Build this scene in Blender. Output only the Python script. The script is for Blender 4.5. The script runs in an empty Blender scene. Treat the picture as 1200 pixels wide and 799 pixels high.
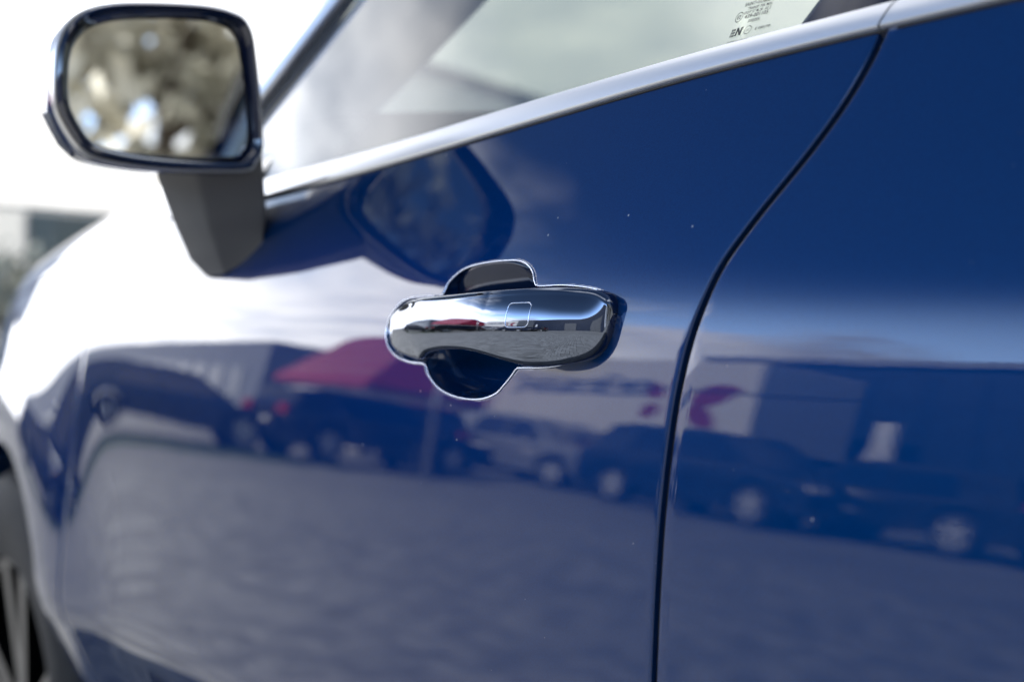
import bpy, bmesh, math, random
import numpy as np
from mathutils import Vector, Matrix
R = math.radians
random.seed(7)
scene = bpy.context.scene
COL = scene.collection

# ------------------------------------------------------------------ camera
cam_d = bpy.data.cameras.new('camera'); cam = bpy.data.objects.new('camera', cam_d); COL.objects.link(cam)
PHI, PIT = R(33.8), R(-1.36)
cam.location = (.715, -.478, .94)
adir = Vector((-math.cos(PHI)*math.cos(PIT), math.sin(PHI)*math.cos(PIT), math.sin(PIT)))
cam.rotation_euler = adir.to_track_quat('-Z', 'Y').to_euler()
cam_d.lens = 50; cam_d.sensor_width = 36
cam_d.clip_start = .02; cam_d.clip_end = 2000
cam_d.dof.use_dof = True; cam_d.dof.focus_distance = .815; cam_d.dof.aperture_fstop = 4.4; cam_d.dof.aperture_blades = 9
scene.camera = cam

# ------------------------------------------------------------------ world, sun, exposure
SUN_EL, SUN_AZ = R(44), R(93)          # azimuth of the sun seen from the car, from +X towards +Y
world = bpy.data.worlds.new('World'); scene.world = world; world.use_nodes = True
nt = world.node_tree; nt.nodes.clear()
def wn(t, **k):
    n = nt.nodes.new(t)
    for a, v in k.items(): setattr(n, a, v)
    return n
out = wn('ShaderNodeOutputWorld'); bg = wn('ShaderNodeBackground'); bg.inputs[1].default_value = .052
sky = wn('ShaderNodeTexSky', sky_type='NISHITA', sun_disc=False)
sky.sun_elevation = SUN_EL; sky.sun_rotation = R(90) - SUN_AZ
sky.air_density = 1.0; sky.dust_density = .3; sky.ozone_density = 3.0
geo = wn('ShaderNodeTexCoord'); sep = wn('ShaderNodeSeparateXYZ')
nt.links.new(geo.outputs['Generated'], sep.inputs[0])
def wmath(op, a, b=None, c=None):
    n = wn('ShaderNodeMath', operation=op)
    for i, v in enumerate((a, b, c)):
        if v is None: continue
        if isinstance(v, (int, float)): n.inputs[i].default_value = v
        else: nt.links.new(v, n.inputs[i])
    return n.outputs[0]
zz = wmath('MAXIMUM', sep.outputs[2], 0.0)
den = wmath('ADD', zz, .16)
cx = wmath('DIVIDE', sep.outputs[0], den); cy = wmath('DIVIDE', sep.outputs[1], den)
cmb = wn('ShaderNodeCombineXYZ'); nt.links.new(cx, cmb.inputs[0]); nt.links.new(cy, cmb.inputs[1])
noi = wn('ShaderNodeTexNoise'); noi.inputs['Scale'].default_value = 1.05; noi.inputs['Detail'].default_value = 7; noi.inputs['Roughness'].default_value = .55
mp = wn('ShaderNodeMapping'); mp.inputs['Location'].default_value = (3.1, 1.7, 0)
nt.links.new(cmb.outputs[0], mp.inputs[0]); nt.links.new(mp.outputs[0], noi.inputs['Vector'])
# thicker cloud near the horizon, open blue higher up
low = wn('ShaderNodeMapRange', interpolation_type='SMOOTHSTEP'); nt.links.new(zz, low.inputs[0])
low.inputs[1].default_value = .10; low.inputs[2].default_value = .24; low.inputs[3].default_value = .30; low.inputs[4].default_value = -.22
# a bank of cloud stands over the forward side of the car
dotx = wmath('MULTIPLY_ADD', sep.outputs[0], -.97, wmath('MULTIPLY', sep.outputs[1], -.22))
bank = wn('ShaderNodeMapRange', interpolation_type='SMOOTHSTEP'); nt.links.new(dotx, bank.inputs[0])
bank.inputs[1].default_value = .74; bank.inputs[2].default_value = .97; bank.inputs[3].default_value = 0; bank.inputs[4].default_value = .42
high = wn('ShaderNodeMapRange', interpolation_type='SMOOTHSTEP'); nt.links.new(zz, high.inputs[0])
high.inputs[1].default_value = .58; high.inputs[2].default_value = .72; high.inputs[3].default_value = 0; high.inputs[4].default_value = .36
hi2 = wn('ShaderNodeMapRange', interpolation_type='SMOOTHSTEP'); nt.links.new(zz, hi2.inputs[0])
hi2.inputs[1].default_value = .78; hi2.inputs[2].default_value = .88; hi2.inputs[3].default_value = 1; hi2.inputs[4].default_value = 0
# and thin overcast on the sunny side, open blue above it
ov = wn('ShaderNodeMapRange', interpolation_type='SMOOTHSTEP'); nt.links.new(sep.outputs[1], ov.inputs[0])
ov.inputs[1].default_value = -.18; ov.inputs[2].default_value = .30; ov.inputs[3].default_value = 0; ov.inputs[4].default_value = .38
ov2 = wn('ShaderNodeMapRange', interpolation_type='SMOOTHSTEP'); nt.links.new(zz, ov2.inputs[0])
ov2.inputs[1].default_value = .55; ov2.inputs[2].default_value = .80; ov2.inputs[3].default_value = 1; ov2.inputs[4].default_value = .2
ovm = wmath('MULTIPLY', ov.outputs[0], ov2.outputs[0])
lf3 = wn('ShaderNodeMapRange', interpolation_type='SMOOTHSTEP'); nt.links.new(zz, lf3.inputs[0])
lf3.inputs[1].default_value = .50; lf3.inputs[2].default_value = .72; lf3.inputs[3].default_value = 1; lf3.inputs[4].default_value = .35
den2 = wmath('ADD', wmath('ADD', wmath('ADD', noi.outputs[0], low.outputs[0]), wmath('MULTIPLY', bank.outputs[0], lf3.outputs[0])), wmath('ADD', wmath('MULTIPLY', high.outputs[0], hi2.outputs[0]), ovm))
msk = wn('ShaderNodeMapRange', interpolation_type='SMOOTHSTEP'); nt.links.new(den2, msk.inputs[0])
msk.inputs[1].default_value = .52; msk.inputs[2].default_value = .74
n2 = wn('ShaderNodeTexNoise'); n2.inputs['Scale'].default_value = 3.0; n2.inputs['Detail'].default_value = 5
nt.links.new(mp.outputs[0], n2.inputs['Vector'])
cr = wn('ShaderNodeValToRGB'); nt.links.new(n2.outputs[0], cr.inputs[0])
cr.color_ramp.elements[0].position = .3; cr.color_ramp.elements[0].color = (11, 11.5, 12.6, 1)
cr.color_ramp.elements[1].position = .7; cr.color_ramp.elements[1].color = (18.5, 18.5, 18.5, 1)
mx = wn('ShaderNodeMix', data_type='RGBA'); nt.links.new(msk.outputs[0], mx.inputs[0])
lf = wn('ShaderNodeMapRange', interpolation_type='SMOOTHSTEP'); nt.links.new(zz, lf.inputs[0])
lf.inputs[1].default_value = .30; lf.inputs[2].default_value = .52; lf.inputs[3].default_value = 1; lf.inputs[4].default_value = 0
boost = wmath('MULTIPLY_ADD', wmath('MULTIPLY', bank.outputs[0], lf.outputs[0]), 5.5, 1.0)
cb_ = wn('ShaderNodeVectorMath', operation='SCALE'); nt.links.new(cr.outputs[0], cb_.inputs[0]); nt.links.new(boost, cb_.inputs[3])
nt.links.new(sky.outputs[0], mx.inputs[6]); nt.links.new(cb_.outputs[0], mx.inputs[7])
# pale haze low in the sky, thickest away from the sun, thinning upwards into deep blue
hz = wn('ShaderNodeMapRange', interpolation_type='SMOOTHSTEP'); nt.links.new(zz, hz.inputs[0])
hz.inputs[1].default_value = .12; hz.inputs[2].default_value = .47; hz.inputs[3].default_value = 1; hz.inputs[4].default_value = 0
hy = wn('ShaderNodeMapRange', interpolation_type='SMOOTHSTEP'); nt.links.new(sep.outputs[1], hy.inputs[0])
hy.inputs[1].default_value = -.25; hy.inputs[2].default_value = .45; hy.inputs[3].default_value = .85; hy.inputs[4].default_value = .12
hm_ = wmath('MULTIPLY', wmath('MULTIPLY', hz.outputs[0], hz.outputs[0]), hy.outputs[0])
hc = wn('ShaderNodeMix', data_type='RGBA', blend_type='ADD'); hc.inputs[7].default_value = (34, 52, 84, 1)
nt.links.new(wmath('MULTIPLY', hm_, wmath('SUBTRACT', 1.0, msk.outputs[0])), hc.inputs[0]); nt.links.new(mx.outputs[2], hc.inputs[6])
nt.links.new(hc.outputs[2], bg.inputs[0]); nt.links.new(bg.outputs[0], out.inputs[0])
sl = bpy.data.lights.new('sun', 'SUN'); sl.energy = 4.8; sl.angle = R(.53); sl.color = (1, .965, .92)
so = bpy.data.objects.new('sun', sl); COL.objects.link(so)
sd = Vector((math.cos(SUN_AZ)*math.cos(SUN_EL), math.sin(SUN_AZ)*math.cos(SUN_EL), math.sin(SUN_EL)))
so.rotation_euler = sd.to_track_quat('Z', 'Y').to_euler(); so.location = (0, 4, 8)
scene.view_settings.view_transform = 'Standard'; scene.view_settings.look = 'None'
scene.view_settings.exposure = 1.15; scene.view_settings.gamma = 1
scene.cycles.max_bounces = 10; scene.cycles.transparent_max_bounces = 12
scene.cycles.sample_clamp_indirect = 12; scene.cycles.caustics_reflective = False

# ------------------------------------------------------------------ materials
MATS = {}
def mat(name, color, rough=.5, metal=0, coat=0, coat_r=.02, spec=.5, noise=None, bump=None, emis=None, trans=0):
    """noise = (scale, amount) small variation of the colour; bump = (scale, strength)"""
    m = bpy.data.materials.new(name); m.use_nodes = True; t = m.node_tree; b = t.nodes['Principled BSDF']
    b.inputs['Base Color'].default_value = (*color, 1); b.inputs['Roughness'].default_value = rough
    b.inputs['Metallic'].default_value = metal; b.inputs['Coat Weight'].default_value = coat
    b.inputs['Coat Roughness'].default_value = coat_r; b.inputs['Specular IOR Level'].default_value = spec
    if trans: b.inputs['Transmission Weight'].default_value = trans
    tc = t.nodes.new('ShaderNodeTexCoord')
    if noise:
        n = t.nodes.new('ShaderNodeTexNoise'); n.inputs['Scale'].default_value = noise[0]; n.inputs['Detail'].default_value = 6
        t.links.new(tc.outputs['Object'], n.inputs['Vector'])
        mr = t.nodes.new('ShaderNodeMapRange'); t.links.new(n.outputs[0], mr.inputs[0])
        mr.inputs[1].default_value = .25; mr.inputs[2].default_value = .75
        mr.inputs[3].default_value = 1-noise[1]; mr.inputs[4].default_value = 1+noise[1]
        h = t.nodes.new('ShaderNodeHueSaturation'); h.inputs['Color'].default_value = (*color, 1)
        t.links.new(mr.outputs[0], h.inputs['Value']); t.links.new(h.outputs[0], b.inputs['Base Color'])
    if bump:
        n = t.nodes.new('ShaderNodeTexNoise'); n.inputs['Scale'].default_value = bump[0]; n.inputs['Detail'].default_value = 3
        t.links.new(tc.outputs['Object'], n.inputs['Vector'])
        bu = t.nodes.new('ShaderNodeBump'); bu.inputs['Strength'].default_value = bump[1]; bu.inputs['Distance'].default_value = .002
        t.links.new(n.outputs[0], bu.inputs['Height']); t.links.new(bu.outputs[0], b.inputs['Normal'])
    MATS[name] = m
    return m

def paint_mat():
    """deep metallic blue: coloured flake layer under clear lacquer, dust specks on top"""
    m = bpy.data.materials.new('blue_paint'); m.use_nodes = True; t = m.node_tree; b = t.nodes['Principled BSDF']
    tc = t.nodes.new('ShaderNodeTexCoord')
    b.inputs['Roughness'].default_value = .46; b.inputs['Specular Tint'].default_value = (.01, .07, .13, 1)
    b.inputs['Coat Weight'].default_value = 1; b.inputs['Coat IOR'].default_value = 1.52
    b.inputs['Coat Roughness'].default_value = 0; b.inputs['Specular IOR Level'].default_value = 0
    v = t.nodes.new('ShaderNodeTexVoronoi'); v.inputs['Scale'].default_value = 2600
    t.links.new(tc.outputs['Object'], v.inputs['Vector'])
    r = t.nodes.new('ShaderNodeMix'); r.data_type = 'RGBA'
    s = t.nodes.new('ShaderNodeSeparateColor'); t.links.new(v.outputs['Color'], s.inputs[0])
    t.links.new(s.outputs[0], r.inputs[0])
    r.inputs[6].default_value = (.0001, .027, .112, 1); r.inputs[7].default_value = (.0002, .043, .165, 1)
    # dust specks
    d = t.nodes.new('ShaderNodeTexVoronoi'); d.inputs['Scale'].default_value = 42; d.inputs['Randomness'].default_value = 1
    t.links.new(tc.outputs['Object'], d.inputs['Vector'])
    lt = t.nodes.new('ShaderNodeMapRange'); t.links.new(d.outputs['Distance'], lt.inputs[0])
    lt.inputs[1].default_value = .035; lt.inputs[2].default_value = .018; lt.inputs[3].default_value = 0; lt.inputs[4].default_value = 1
    s2 = t.nodes.new('ShaderNodeSeparateColor'); t.links.new(d.outputs['Color'], s2.inputs[0])
    gt = t.nodes.new('ShaderNodeMath'); gt.operation = 'GREATER_THAN'; gt.inputs[1].default_value = .62; t.links.new(s2.outputs[1], gt.inputs[0])
    mu = t.nodes.new('ShaderNodeMath'); mu.operation = 'MULTIPLY'; t.links.new(lt.outputs[0], mu.inputs[0]); t.links.new(gt.outputs[0], mu.inputs[1])
    m2 = t.nodes.new('ShaderNodeMix'); m2.data_type = 'RGBA'; t.links.new(mu.outputs[0], m2.inputs[0])
    t.links.new(r.outputs[2], m2.inputs[6]); m2.inputs[7].default_value = (.45, .46, .48, 1)
    t.links.new(m2.outputs[2], b.inputs['Base Color'])
    # finer dust
    d2 = t.nodes.new('ShaderNodeTexVoronoi'); d2.inputs['Scale'].default_value = 95; t.links.new(tc.outputs['Object'], d2.inputs['Vector'])
    l2 = t.nodes.new('ShaderNodeMapRange'); t.links.new(d2.outputs['Distance'], l2.inputs[0]); l2.inputs[1].default_value = .040; l2.inputs[2].default_value = .012
    s4 = t.nodes.new('ShaderNodeSeparateColor'); t.links.new(d2.outputs['Color'], s4.inputs[0])
    g2 = t.nodes.new('ShaderNodeMapRange'); t.links.new(s4.outputs[0], g2.inputs[0]); g2.inputs[1].default_value = .78; g2.inputs[2].default_value = 1.0; g2.inputs[4].default_value = .7
    m4 = t.nodes.new('ShaderNodeMath'); m4.operation = 'MULTIPLY'; t.links.new(l2.outputs[0], m4.inputs[0]); t.links.new(g2.outputs[0], m4.inputs[1])
    mxx = t.nodes.new('ShaderNodeMath'); mxx.operation = 'MAXIMUM'; t.links.new(mu.outputs[0], mxx.inputs[0]); t.links.new(m4.outputs[0], mxx.inputs[1])
    t.links.new(mxx.outputs[0], m2.inputs[0])
    mt = t.nodes.new('ShaderNodeMapRange'); t.links.new(mxx.outputs[0], mt.inputs[0]); mt.inputs[3].default_value = .40; mt.inputs[4].default_value = 0
    t.links.new(mt.outputs[0], b.inputs['Metallic'])
    # faint orange peel in the lacquer
    n = t.nodes.new('ShaderNodeTexNoise'); n.inputs['Scale'].default_value = 260; n.inputs['Detail'].default_value = 1
    t.links.new(tc.outputs['Object'], n.inputs['Vector'])
    n3 = t.nodes.new('ShaderNodeTexNoise'); n3.inputs['Scale'].default_value = 14; n3.inputs['Detail'].default_value = 1
    t.links.new(tc.outputs['Object'], n3.inputs['Vector'])
    b1 = t.nodes.new('ShaderNodeBump'); b1.inputs['Strength'].default_value = .5; b1.inputs['Distance'].default_value = .0002
    t.links.new(n3.outputs[0], b1.inputs['Height'])
    b2 = t.nodes.new('ShaderNodeBump'); b2.inputs['Strength'].default_value = .5; b2.inputs['Distance'].default_value = .000007
    t.links.new(n.outputs[0], b2.inputs['Height']); t.links.new(b1.outputs[0], b2.inputs['Normal'])
    t.links.new(b2.outputs[0], b.inputs['Coat Normal'])
    MATS['blue_paint'] = m
    return m

def glass_mat(name, tint, refl=1.0, rough=0.0):
    """thin tinted pane: see-through by its tint, mirror-like by Fresnel (both faces)"""
    m = bpy.data.materials.new(name); m.use_nodes = True; t = m.node_tree; t.nodes.clear()
    o = t.nodes.new('ShaderNodeOutputMaterial'); tr = t.nodes.new('ShaderNodeBsdfTransparent'); gl = t.nodes.new('ShaderNodeBsdfGlossy')
    tr.inputs[0].default_value = (*tint, 1); gl.inputs['Roughness'].default_value = rough; gl.inputs['Color'].default_value = (1, 1, 1, 1)
    fr = t.nodes.new('ShaderNodeFresnel'); fr.inputs[0].default_value = 1.52
    # two surfaces of the pane: 2F/(1+F)
    a = t.nodes.new('ShaderNodeMath'); a.operation = 'MULTIPLY'; a.inputs[1].default_value = 2*refl; t.links.new(fr.outputs[0], a.inputs[0])
    b_ = t.nodes.new('ShaderNodeMath'); b_.operation = 'ADD'; b_.inputs[1].default_value = 1; t.links.new(fr.outputs[0], b_.inputs[0])
    c = t.nodes.new('ShaderNodeMath'); c.operation = 'DIVIDE'; t.links.new(a.outputs[0], c.inputs[0]); t.links.new(b_.outputs[0], c.inputs[1])
    mi = t.nodes.new('ShaderNodeMixShader'); t.links.new(c.outputs[0], mi.inputs[0]); t.links.new(tr.outputs[0], mi.inputs[1]); t.links.new(gl.outputs[0], mi.inputs[2])
    t.links.new(mi.outputs[0], o.inputs[0])
    MATS[name] = m
    return m

M_paint = paint_mat()
M_handle = mat('dark_chrome_blue', (.17, .195, .25), .03, metal=1)
M_rimline = mat('bright_edge', (.55, .60, .72), .12, metal=1)
M_chrome = mat('bright_trim', (.93, .93, .95), .34, metal=1)
M_satin = mat('satin_silver', (.62, .62, .62), .28, metal=1)
M_black = mat('black_rubber', (.012, .012, .013), .55)
M_bplast = mat('black_plastic', (.03, .03, .031), .42, bump=(900, .3))
M_arm = mat('grey_plastic', (.19, .185, .18), .42, bump=(700, .25))
M_navy = mat('navy_gloss', (.003, .009, .034), .10, spec=.35)
M_gloss = mat('gloss_black', (.005, .010, .034), .06, coat=1)
M_glass = glass_mat('side_glass', (.585, .60, .535))
M_wind = glass_mat('windscreen_glass', (.66, .70, .65))
M_mirror = mat('mirror_silver', (.80, .83, .84), .015, metal=1)
M_trim = mat('light_interior_trim', (.20, .27, .34), .75, noise=(60, .1))
M_dash = mat('dark_interior', (.018, .018, .02), .6, bump=(400, .4))
M_seat = mat('seat_leather', (.06, .055, .05), .5, noise=(20, .15))
M_lens = mat('clear_lens', (.82, .80, .78), .3, coat=.5)
M_tyre = mat('tyre_rubber', (.022, .021, .020), .75, noise=(25, .25), bump=(160, .5))
M_rim = mat('alloy', (.75, .76, .78), .3, metal=.2)
M_drim = mat('dark_alloy', (.06, .06, .065), .3, metal=1)
M_print = mat('black_print', (.012, .012, .014), .6)

# ------------------------------------------------------------------ object helpers
def tag(o, label=None, cat=None, group=None, kind=None):
    for k, v in (('label', label), ('category', cat), ('group', group), ('kind', kind)):
        if v: o[k] = v
    return o
def empty(name, loc, rz=0, **k):
    o = bpy.data.objects.new(name, None); COL.objects.link(o); o.location = loc; o.rotation_euler = (0, 0, rz); o.empty_display_size = .1
    return tag(o, **k)
def link(name, me, m, parent=None, smooth=True):
    for x in (m if isinstance(m, (list, tuple)) else [m]): me.materials.append(x)
    if smooth: me.polygons.foreach_set('use_smooth', [True]*len(me.polygons))
    o = bpy.data.objects.new(name, me); COL.objects.link(o)
    if parent: o.parent = parent
    return o
def mesh(name, verts, faces, m, parent=None, smooth=True):
    me = bpy.data.meshes.new(name); me.from_pydata([tuple(map(float, v)) for v in verts], [], [tuple(map(int, f)) for f in faces]); me.update()
    return link(name, me, m, parent, smooth)
def wmesh(name, verts, faces, m, parent, smooth=True):
    """verts given in world coordinates, parent is at a location"""
    P = parent
    off = Vector((0, 0, 0))
    while P is not None: off += Vector(P.location); P = P.parent
    return mesh(name, [(v[0]-off.x, v[1]-off.y, v[2]-off.z) for v in verts], faces, m, parent, smooth)
def grid(nu, nv, closed_u=False, off=0):
    f = []
    for i in range(nu if closed_u else nu-1):
        for j in range(nv-1):
            a = i*nv+j; b = ((i+1) % nu)*nv+j
            f.append((a+off, b+off, b+1+off, a+1+off))
    return f
class MB:
    def __init__(s): s.v = []; s.f = []
    def add(s, v, f):
        o = len(s.v); s.v += [tuple(p) for p in v]; s.f += [tuple(i+o for i in q) for q in f]; return s
    def box(s, x0, y0, z0, x1, y1, z1, bev=0, M=None):
        if bev <= 0:
            v = [(x, y, z) for x in (x0, x1) for y in (y0, y1) for z in (z0, z1)]
            f = [(0, 1, 3, 2), (4, 6, 7, 5), (0, 4, 5, 1), (2, 3, 7, 6), (0, 2, 6, 4), (1, 5, 7, 3)]
        else:
            bm = bmesh.new(); bmesh.ops.create_cube(bm, size=1)
            for q in bm.verts: q.co = Vector(((x0+x1)/2+q.co.x*(x1-x0), (y0+y1)/2+q.co.y*(y1-y0), (z0+z1)/2+q.co.z*(z1-z0)))
            bmesh.ops.bevel(bm, geom=bm.edges[:], offset=bev, segments=2, affect='EDGES', profile=.5)
            bm.verts.index_update(); v = [q.co.copy() for q in bm.verts]; f = [tuple(q.index for q in g.verts) for g in bm.faces]; bm.free()
        if M is not None: v = [M @ Vector(p) for p in v]
        return s.add(v, f)
    def tube(s, pts, r, n=8, closed=False):
        pts = [Vector(p) for p in pts]; N = len(pts); v = []
        up = Vector((0, 0, 1))
        for i, p in enumerate(pts):
            if closed: t = pts[(i+1) % N]-pts[i-1]
            else: t = pts[min(i+1, N-1)]-pts[max(i-1, 0)]
            t.normalize(); a = t.cross(up if abs(t.z) < .9 else Vector((0, 1, 0))).normalized(); b = t.cross(a)
            if closed or True:      # keep a stable frame against -Y when possible
                c = Vector((0, -1, 0)); 
                if abs(t.dot(c)) < .9: a = (c-t*t.dot(c)).normalized(); b = t.cross(a)
            rr = r[i] if isinstance(r, (list, tuple)) else r
            v += [p+(a*math.cos(k/n*2*math.pi)+b*math.sin(k/n*2*math.pi))*rr for k in range(n)]
        f = []
        for i in range(N if closed else N-1):
            for k in range(n):
                a0 = i*n+k; a1 = i*n+(k+1) % n; b0 = ((i+1) % N)*n+k; b1 = ((i+1) % N)*n+(k+1) % n
                f.append((a0, a1, b1, b0))
        if not closed: f += [tuple(range(n))[::-1], tuple(range((N-1)*n, N*n))]
        return s.add(v, f)
    def lathe(s, prof, c, axis='y', n=48):
        """prof: list of (radius, along)"""
        v = []
        for i in range(n):
            a = i/n*2*math.pi
            for r, h in prof: v.append((c[0]+r*math.cos(a), c[1]+h, c[2]+r*math.sin(a)))
        return s.add(v, grid(n, len(prof), True))
    def out(s, name, m, parent=None, smooth=False, world=True):
        return (wmesh if (world and parent) else mesh)(name, s.v, s.f, m, parent, smooth)
def autosmooth(o, ang=35):
    me = o.data; bm = bmesh.new(); bm.from_mesh(me)
    for e in bm.edges: e.smooth = not (len(e.link_faces) == 2 and e.calc_face_angle(0) > R(ang))
    for f in bm.faces: f.smooth = True
    bm.to_mesh(me); bm.free(); return o
def catmull(P, n=8, closed=True):
    P = [np.array(p, float) for p in P]; N = len(P); o = []
    for i in range(N if closed else N-1):
        g = lambda k: P[k % N] if closed else P[min(max(k, 0), N-1)]
        a, b, c, d = g(i-1), g(i), g(i+1), g(i+2)
        for j in range(n):
            t = j/n; o.append(.5*((2*b)+(c-a)*t+(2*a-5*b+4*c-d)*t*t+(3*b-a-3*c+d)*t**3))
    if not closed: o.append(P[-1])
    return np.array(o)

# ================================================================== the shape of the car side
KP = [(.30, -6), (.52, -22), (.595, -24), (.620, -6), (.645, 1.5), (.70, 2.5), (.80, 3.6), (.845, 4.3), (.88, 6.0), (.92, 8.5), (.930, 10.3), (.943, 14.5), (.960, 17.5), (1.02, 20), (1.08, 21), (1.25, 22)]
ZS = np.linspace(.25, 1.25, 2001)
TAU = np.interp(ZS, [k[0] for k in KP], [k[1] for k in KP])
ker = np.hanning(45); ker /= ker.sum(); TAU = np.convolve(np.pad(TAU, 22, mode='edge'), ker, 'valid')
YS = np.cumsum(np.tan(np.radians(TAU)))*(ZS[1]-ZS[0]); YS -= np.interp(.93, ZS, YS)
ARC_C, ARC_R = (-1.325, .355), .40
REAR_C = (1.50, .355)
def S(x, z):
    """y of the painted side (outwards is -Y)"""
    x = np.asarray(x, float); z = np.asarray(z, float)
    y = np.interp(z-.02*x, ZS, YS)+np.where(x < 0, x*x/24, x*x/40)+.35*np.maximum(0, -1.55-x)**2+.2*np.maximum(0, x-1.7)**2
    for c in (ARC_C, REAR_C):
        rr = np.hypot(x-c[0], z-c[1])
        y = y-.028*np.exp(-(np.maximum(rr-ARC_R, 0)/.14)**2)
    return y
BX = [-2.2, -1.8, -1.23, -0.93, -0.8, -0.5079, -0.3077, -0.171, -0.062, 0.0283, 0.1049, 0.1712, 0.2293, 0.2481, 0.6, 1.0, 1.6, 2.3]
BZ = [0.86, 0.925, 0.985, 1.018, 1.0255, 1.0355, 1.0422, 1.0491, 1.0562, 1.0624, 1.0672, 1.0705, 1.072, 1.0719, 1.0799, 1.0899, 1.1119, 1.1219]
def belt(x):
    return np.interp(x, BX, BZ) if not hasattr(belt, 's') else np.interp(x, belt.x, belt.s)
xx = np.linspace(-2.2, 2.3, 901); yy = np.interp(xx, BX, BZ); k2 = np.hanning(61); k2 /= k2.sum()
belt.x = xx; belt.s = np.convolve(np.pad(yy, 30, mode='edge'), k2, 'valid')
def trim_w(x): return np.interp(x, [-.5, -.3, -.16, -.05, .11, .2, .26, 1.0], [.0197, .0176, .0166, .0152, .0130, .0118, .0118, .0125])

GAPP = [(1.0905, 0.2505), (1.0705, 0.2485), (1.0556, 0.2447), (1.0339, 0.2346), (1.0104, 0.2179), (0.9864, 0.1972), (0.9614, 0.1783), (0.94, 0.1702), (0.9183, 0.1635), (0.8921, 0.159), (0.8614, 0.1561), (0.8264, 0.154), (0.7914, 0.1535), (0.7483, 0.1538), (0.6, 0.1555), (0.34, 0.1575)]
gz = np.linspace(.3, 1.09, 400); gx = np.interp(gz, [g[0] for g in GAPP][::-1], [g[1] for g in GAPP][::-1]); k3 = np.hanning(19); k3 /= k3.sum()
gx = np.convolve(np.pad(gx, 9, mode='edge'), k3, 'valid')
def gap_r(z): return np.interp(z, gz, gx)
def gap_f(z): return np.interp(np.asarray(z, float), [.34, .45, .60, .72, .85, 1.05], [-.86, -.875, -.925, -.945, -.955, -.955])
GAPW = .0046
ZB = .34

# handle pocket outline (x, z)
POCK = [(-0.0893, 0.9478), (-0.0838, 0.9567), (-0.0685, 0.9648), (-0.0442, 0.9681), (-0.015, 0.9689), (0.0001, 0.9669), (0.0107, 0.962), (0.0164, 0.9552), (0.022, 0.9526), (0.0463, 0.9528), (0.0717, 0.951), (0.0871, 0.948), (0.096, 0.9418), (0.1, 0.933), (0.0989, 0.9246), (0.0906, 0.9165), (0.0759, 0.9109), (0.0464, 0.9055), (0.0178, 0.904), (0.0125, 0.9033), (0.0078, 0.8991), (0.0014, 0.8937), (-0.0087, 0.887), (-0.0275, 0.8829), (-0.0529, 0.8832), (-0.0751, 0.8875), (-0.0899, 0.8952), (-0.0971, 0.9022), (-0.1182, 0.9032), (-0.141, 0.9077), (-0.1549, 0.9174), (-0.1547, 0.9322), (-0.1392, 0.9446), (-0.1095, 0.9474)]
CUP = [(-0.0893, 0.9478), (-0.0838, 0.9567), (-0.0685, 0.9648), (-0.0442, 0.9681), (-0.015, 0.9689), (0.0001, 0.9669), (0.0107, 0.962), (0.0164, 0.9552), (0.0225, 0.94), (0.0235, 0.9198), (0.0157, 0.9055), (0.0078, 0.8991), (0.0014, 0.8937), (-0.0087, 0.887), (-0.0275, 0.8829), (-0.0529, 0.8832), (-0.0751, 0.8875), (-0.0899, 0.8952), (-0.0971, 0.9022), (-0.1019, 0.9173), (-0.0992, 0.9371)]
pock = catmull(POCK, 6); cup = catmull(CUP, 6)
def sdf(poly, px, pz):
    """distance inside (positive) a closed polygon, 0 outside"""
    d = np.full(px.shape, 1e9); ins = np.zeros(px.shape, bool)
    n = len(poly)
    for i in range(n):
        a, b = poly[i], poly[(i+1) % n]; e = b-a; L = e@e
        t = np.clip(((px-a[0])*e[0]+(pz-a[1])*e[1])/L, 0, 1)
        d = np.minimum(d, np.hypot(px-a[0]-t*e[0], pz-a[1]-t*e[1]))
        c = ((a[1] > pz) != (b[1] > pz)) & (px < (b[0]-a[0])*(pz-a[1])/(b[1]-a[1]+1e-12)+a[0])
        ins ^= c
    return np.where(ins, d, 0.)
def pocket(x, z):
    o = np.zeros(x.shape)
    m = (x > -.165) & (x < .11) & (z > .87) & (z < .98)
    if m.any():
        a = sdf(pock, x[m], z[m]); b = sdf(cup, x[m], z[m])
        u = np.clip(b/.024, 0, 1)
        o[m] = .0035*np.clip(a/.003, 0, 1)+(.024-.007*np.clip((z[m]-.925)/.02, 0, 1))*np.sqrt(np.clip(1-(1-u)**2, 0, 1))
    return o

CARLOC = (-.1, .95, 0)
car = empty('car', CARLOC, label='glossy deep blue car seen close along its door with chrome window trim', cat='car')

def spread(segs):
    """segs: [(a, b, n)...] -> increasing samples"""
    o = []
    for a, b, n in segs: o += list(np.linspace(a, b, n, endpoint=False))
    return np.array(o+[segs[-1][1]])
def rolled(XX, ZZ, YY, rad=.0018, deep=.016, left=True, right=True):
    """add columns that roll the sheet inwards at its two side edges"""
    X, Z, Y = XX, ZZ, YY
    for side in ((0,) if left else ())+((1,) if right else ()):
        e = 0 if side == 0 else -1; s = -1 if side == 0 else 1
        ex, ez, ey = X[e].copy(), Z[e].copy(), Y[e].copy(); cols = []
        for k in range(1, 7):
            a = k/6*math.pi/2; cols.append((ex+s*rad*math.sin(a), ez, ey+rad*(1-math.cos(a))))
        cols.append((ex+s*rad, ez, ey+deep))
        if side == 0:
            for c in cols: X = np.vstack([c[0][None], X]); Z = np.vstack([c[1][None], Z]); Y = np.vstack([c[2][None], Y])
        else:
            for c in cols: X = np.vstack([X, c[0][None]]); Z = np.vstack([Z, c[1][None]]); Y = np.vstack([Y, c[2][None]])
    return X, Z, Y
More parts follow.
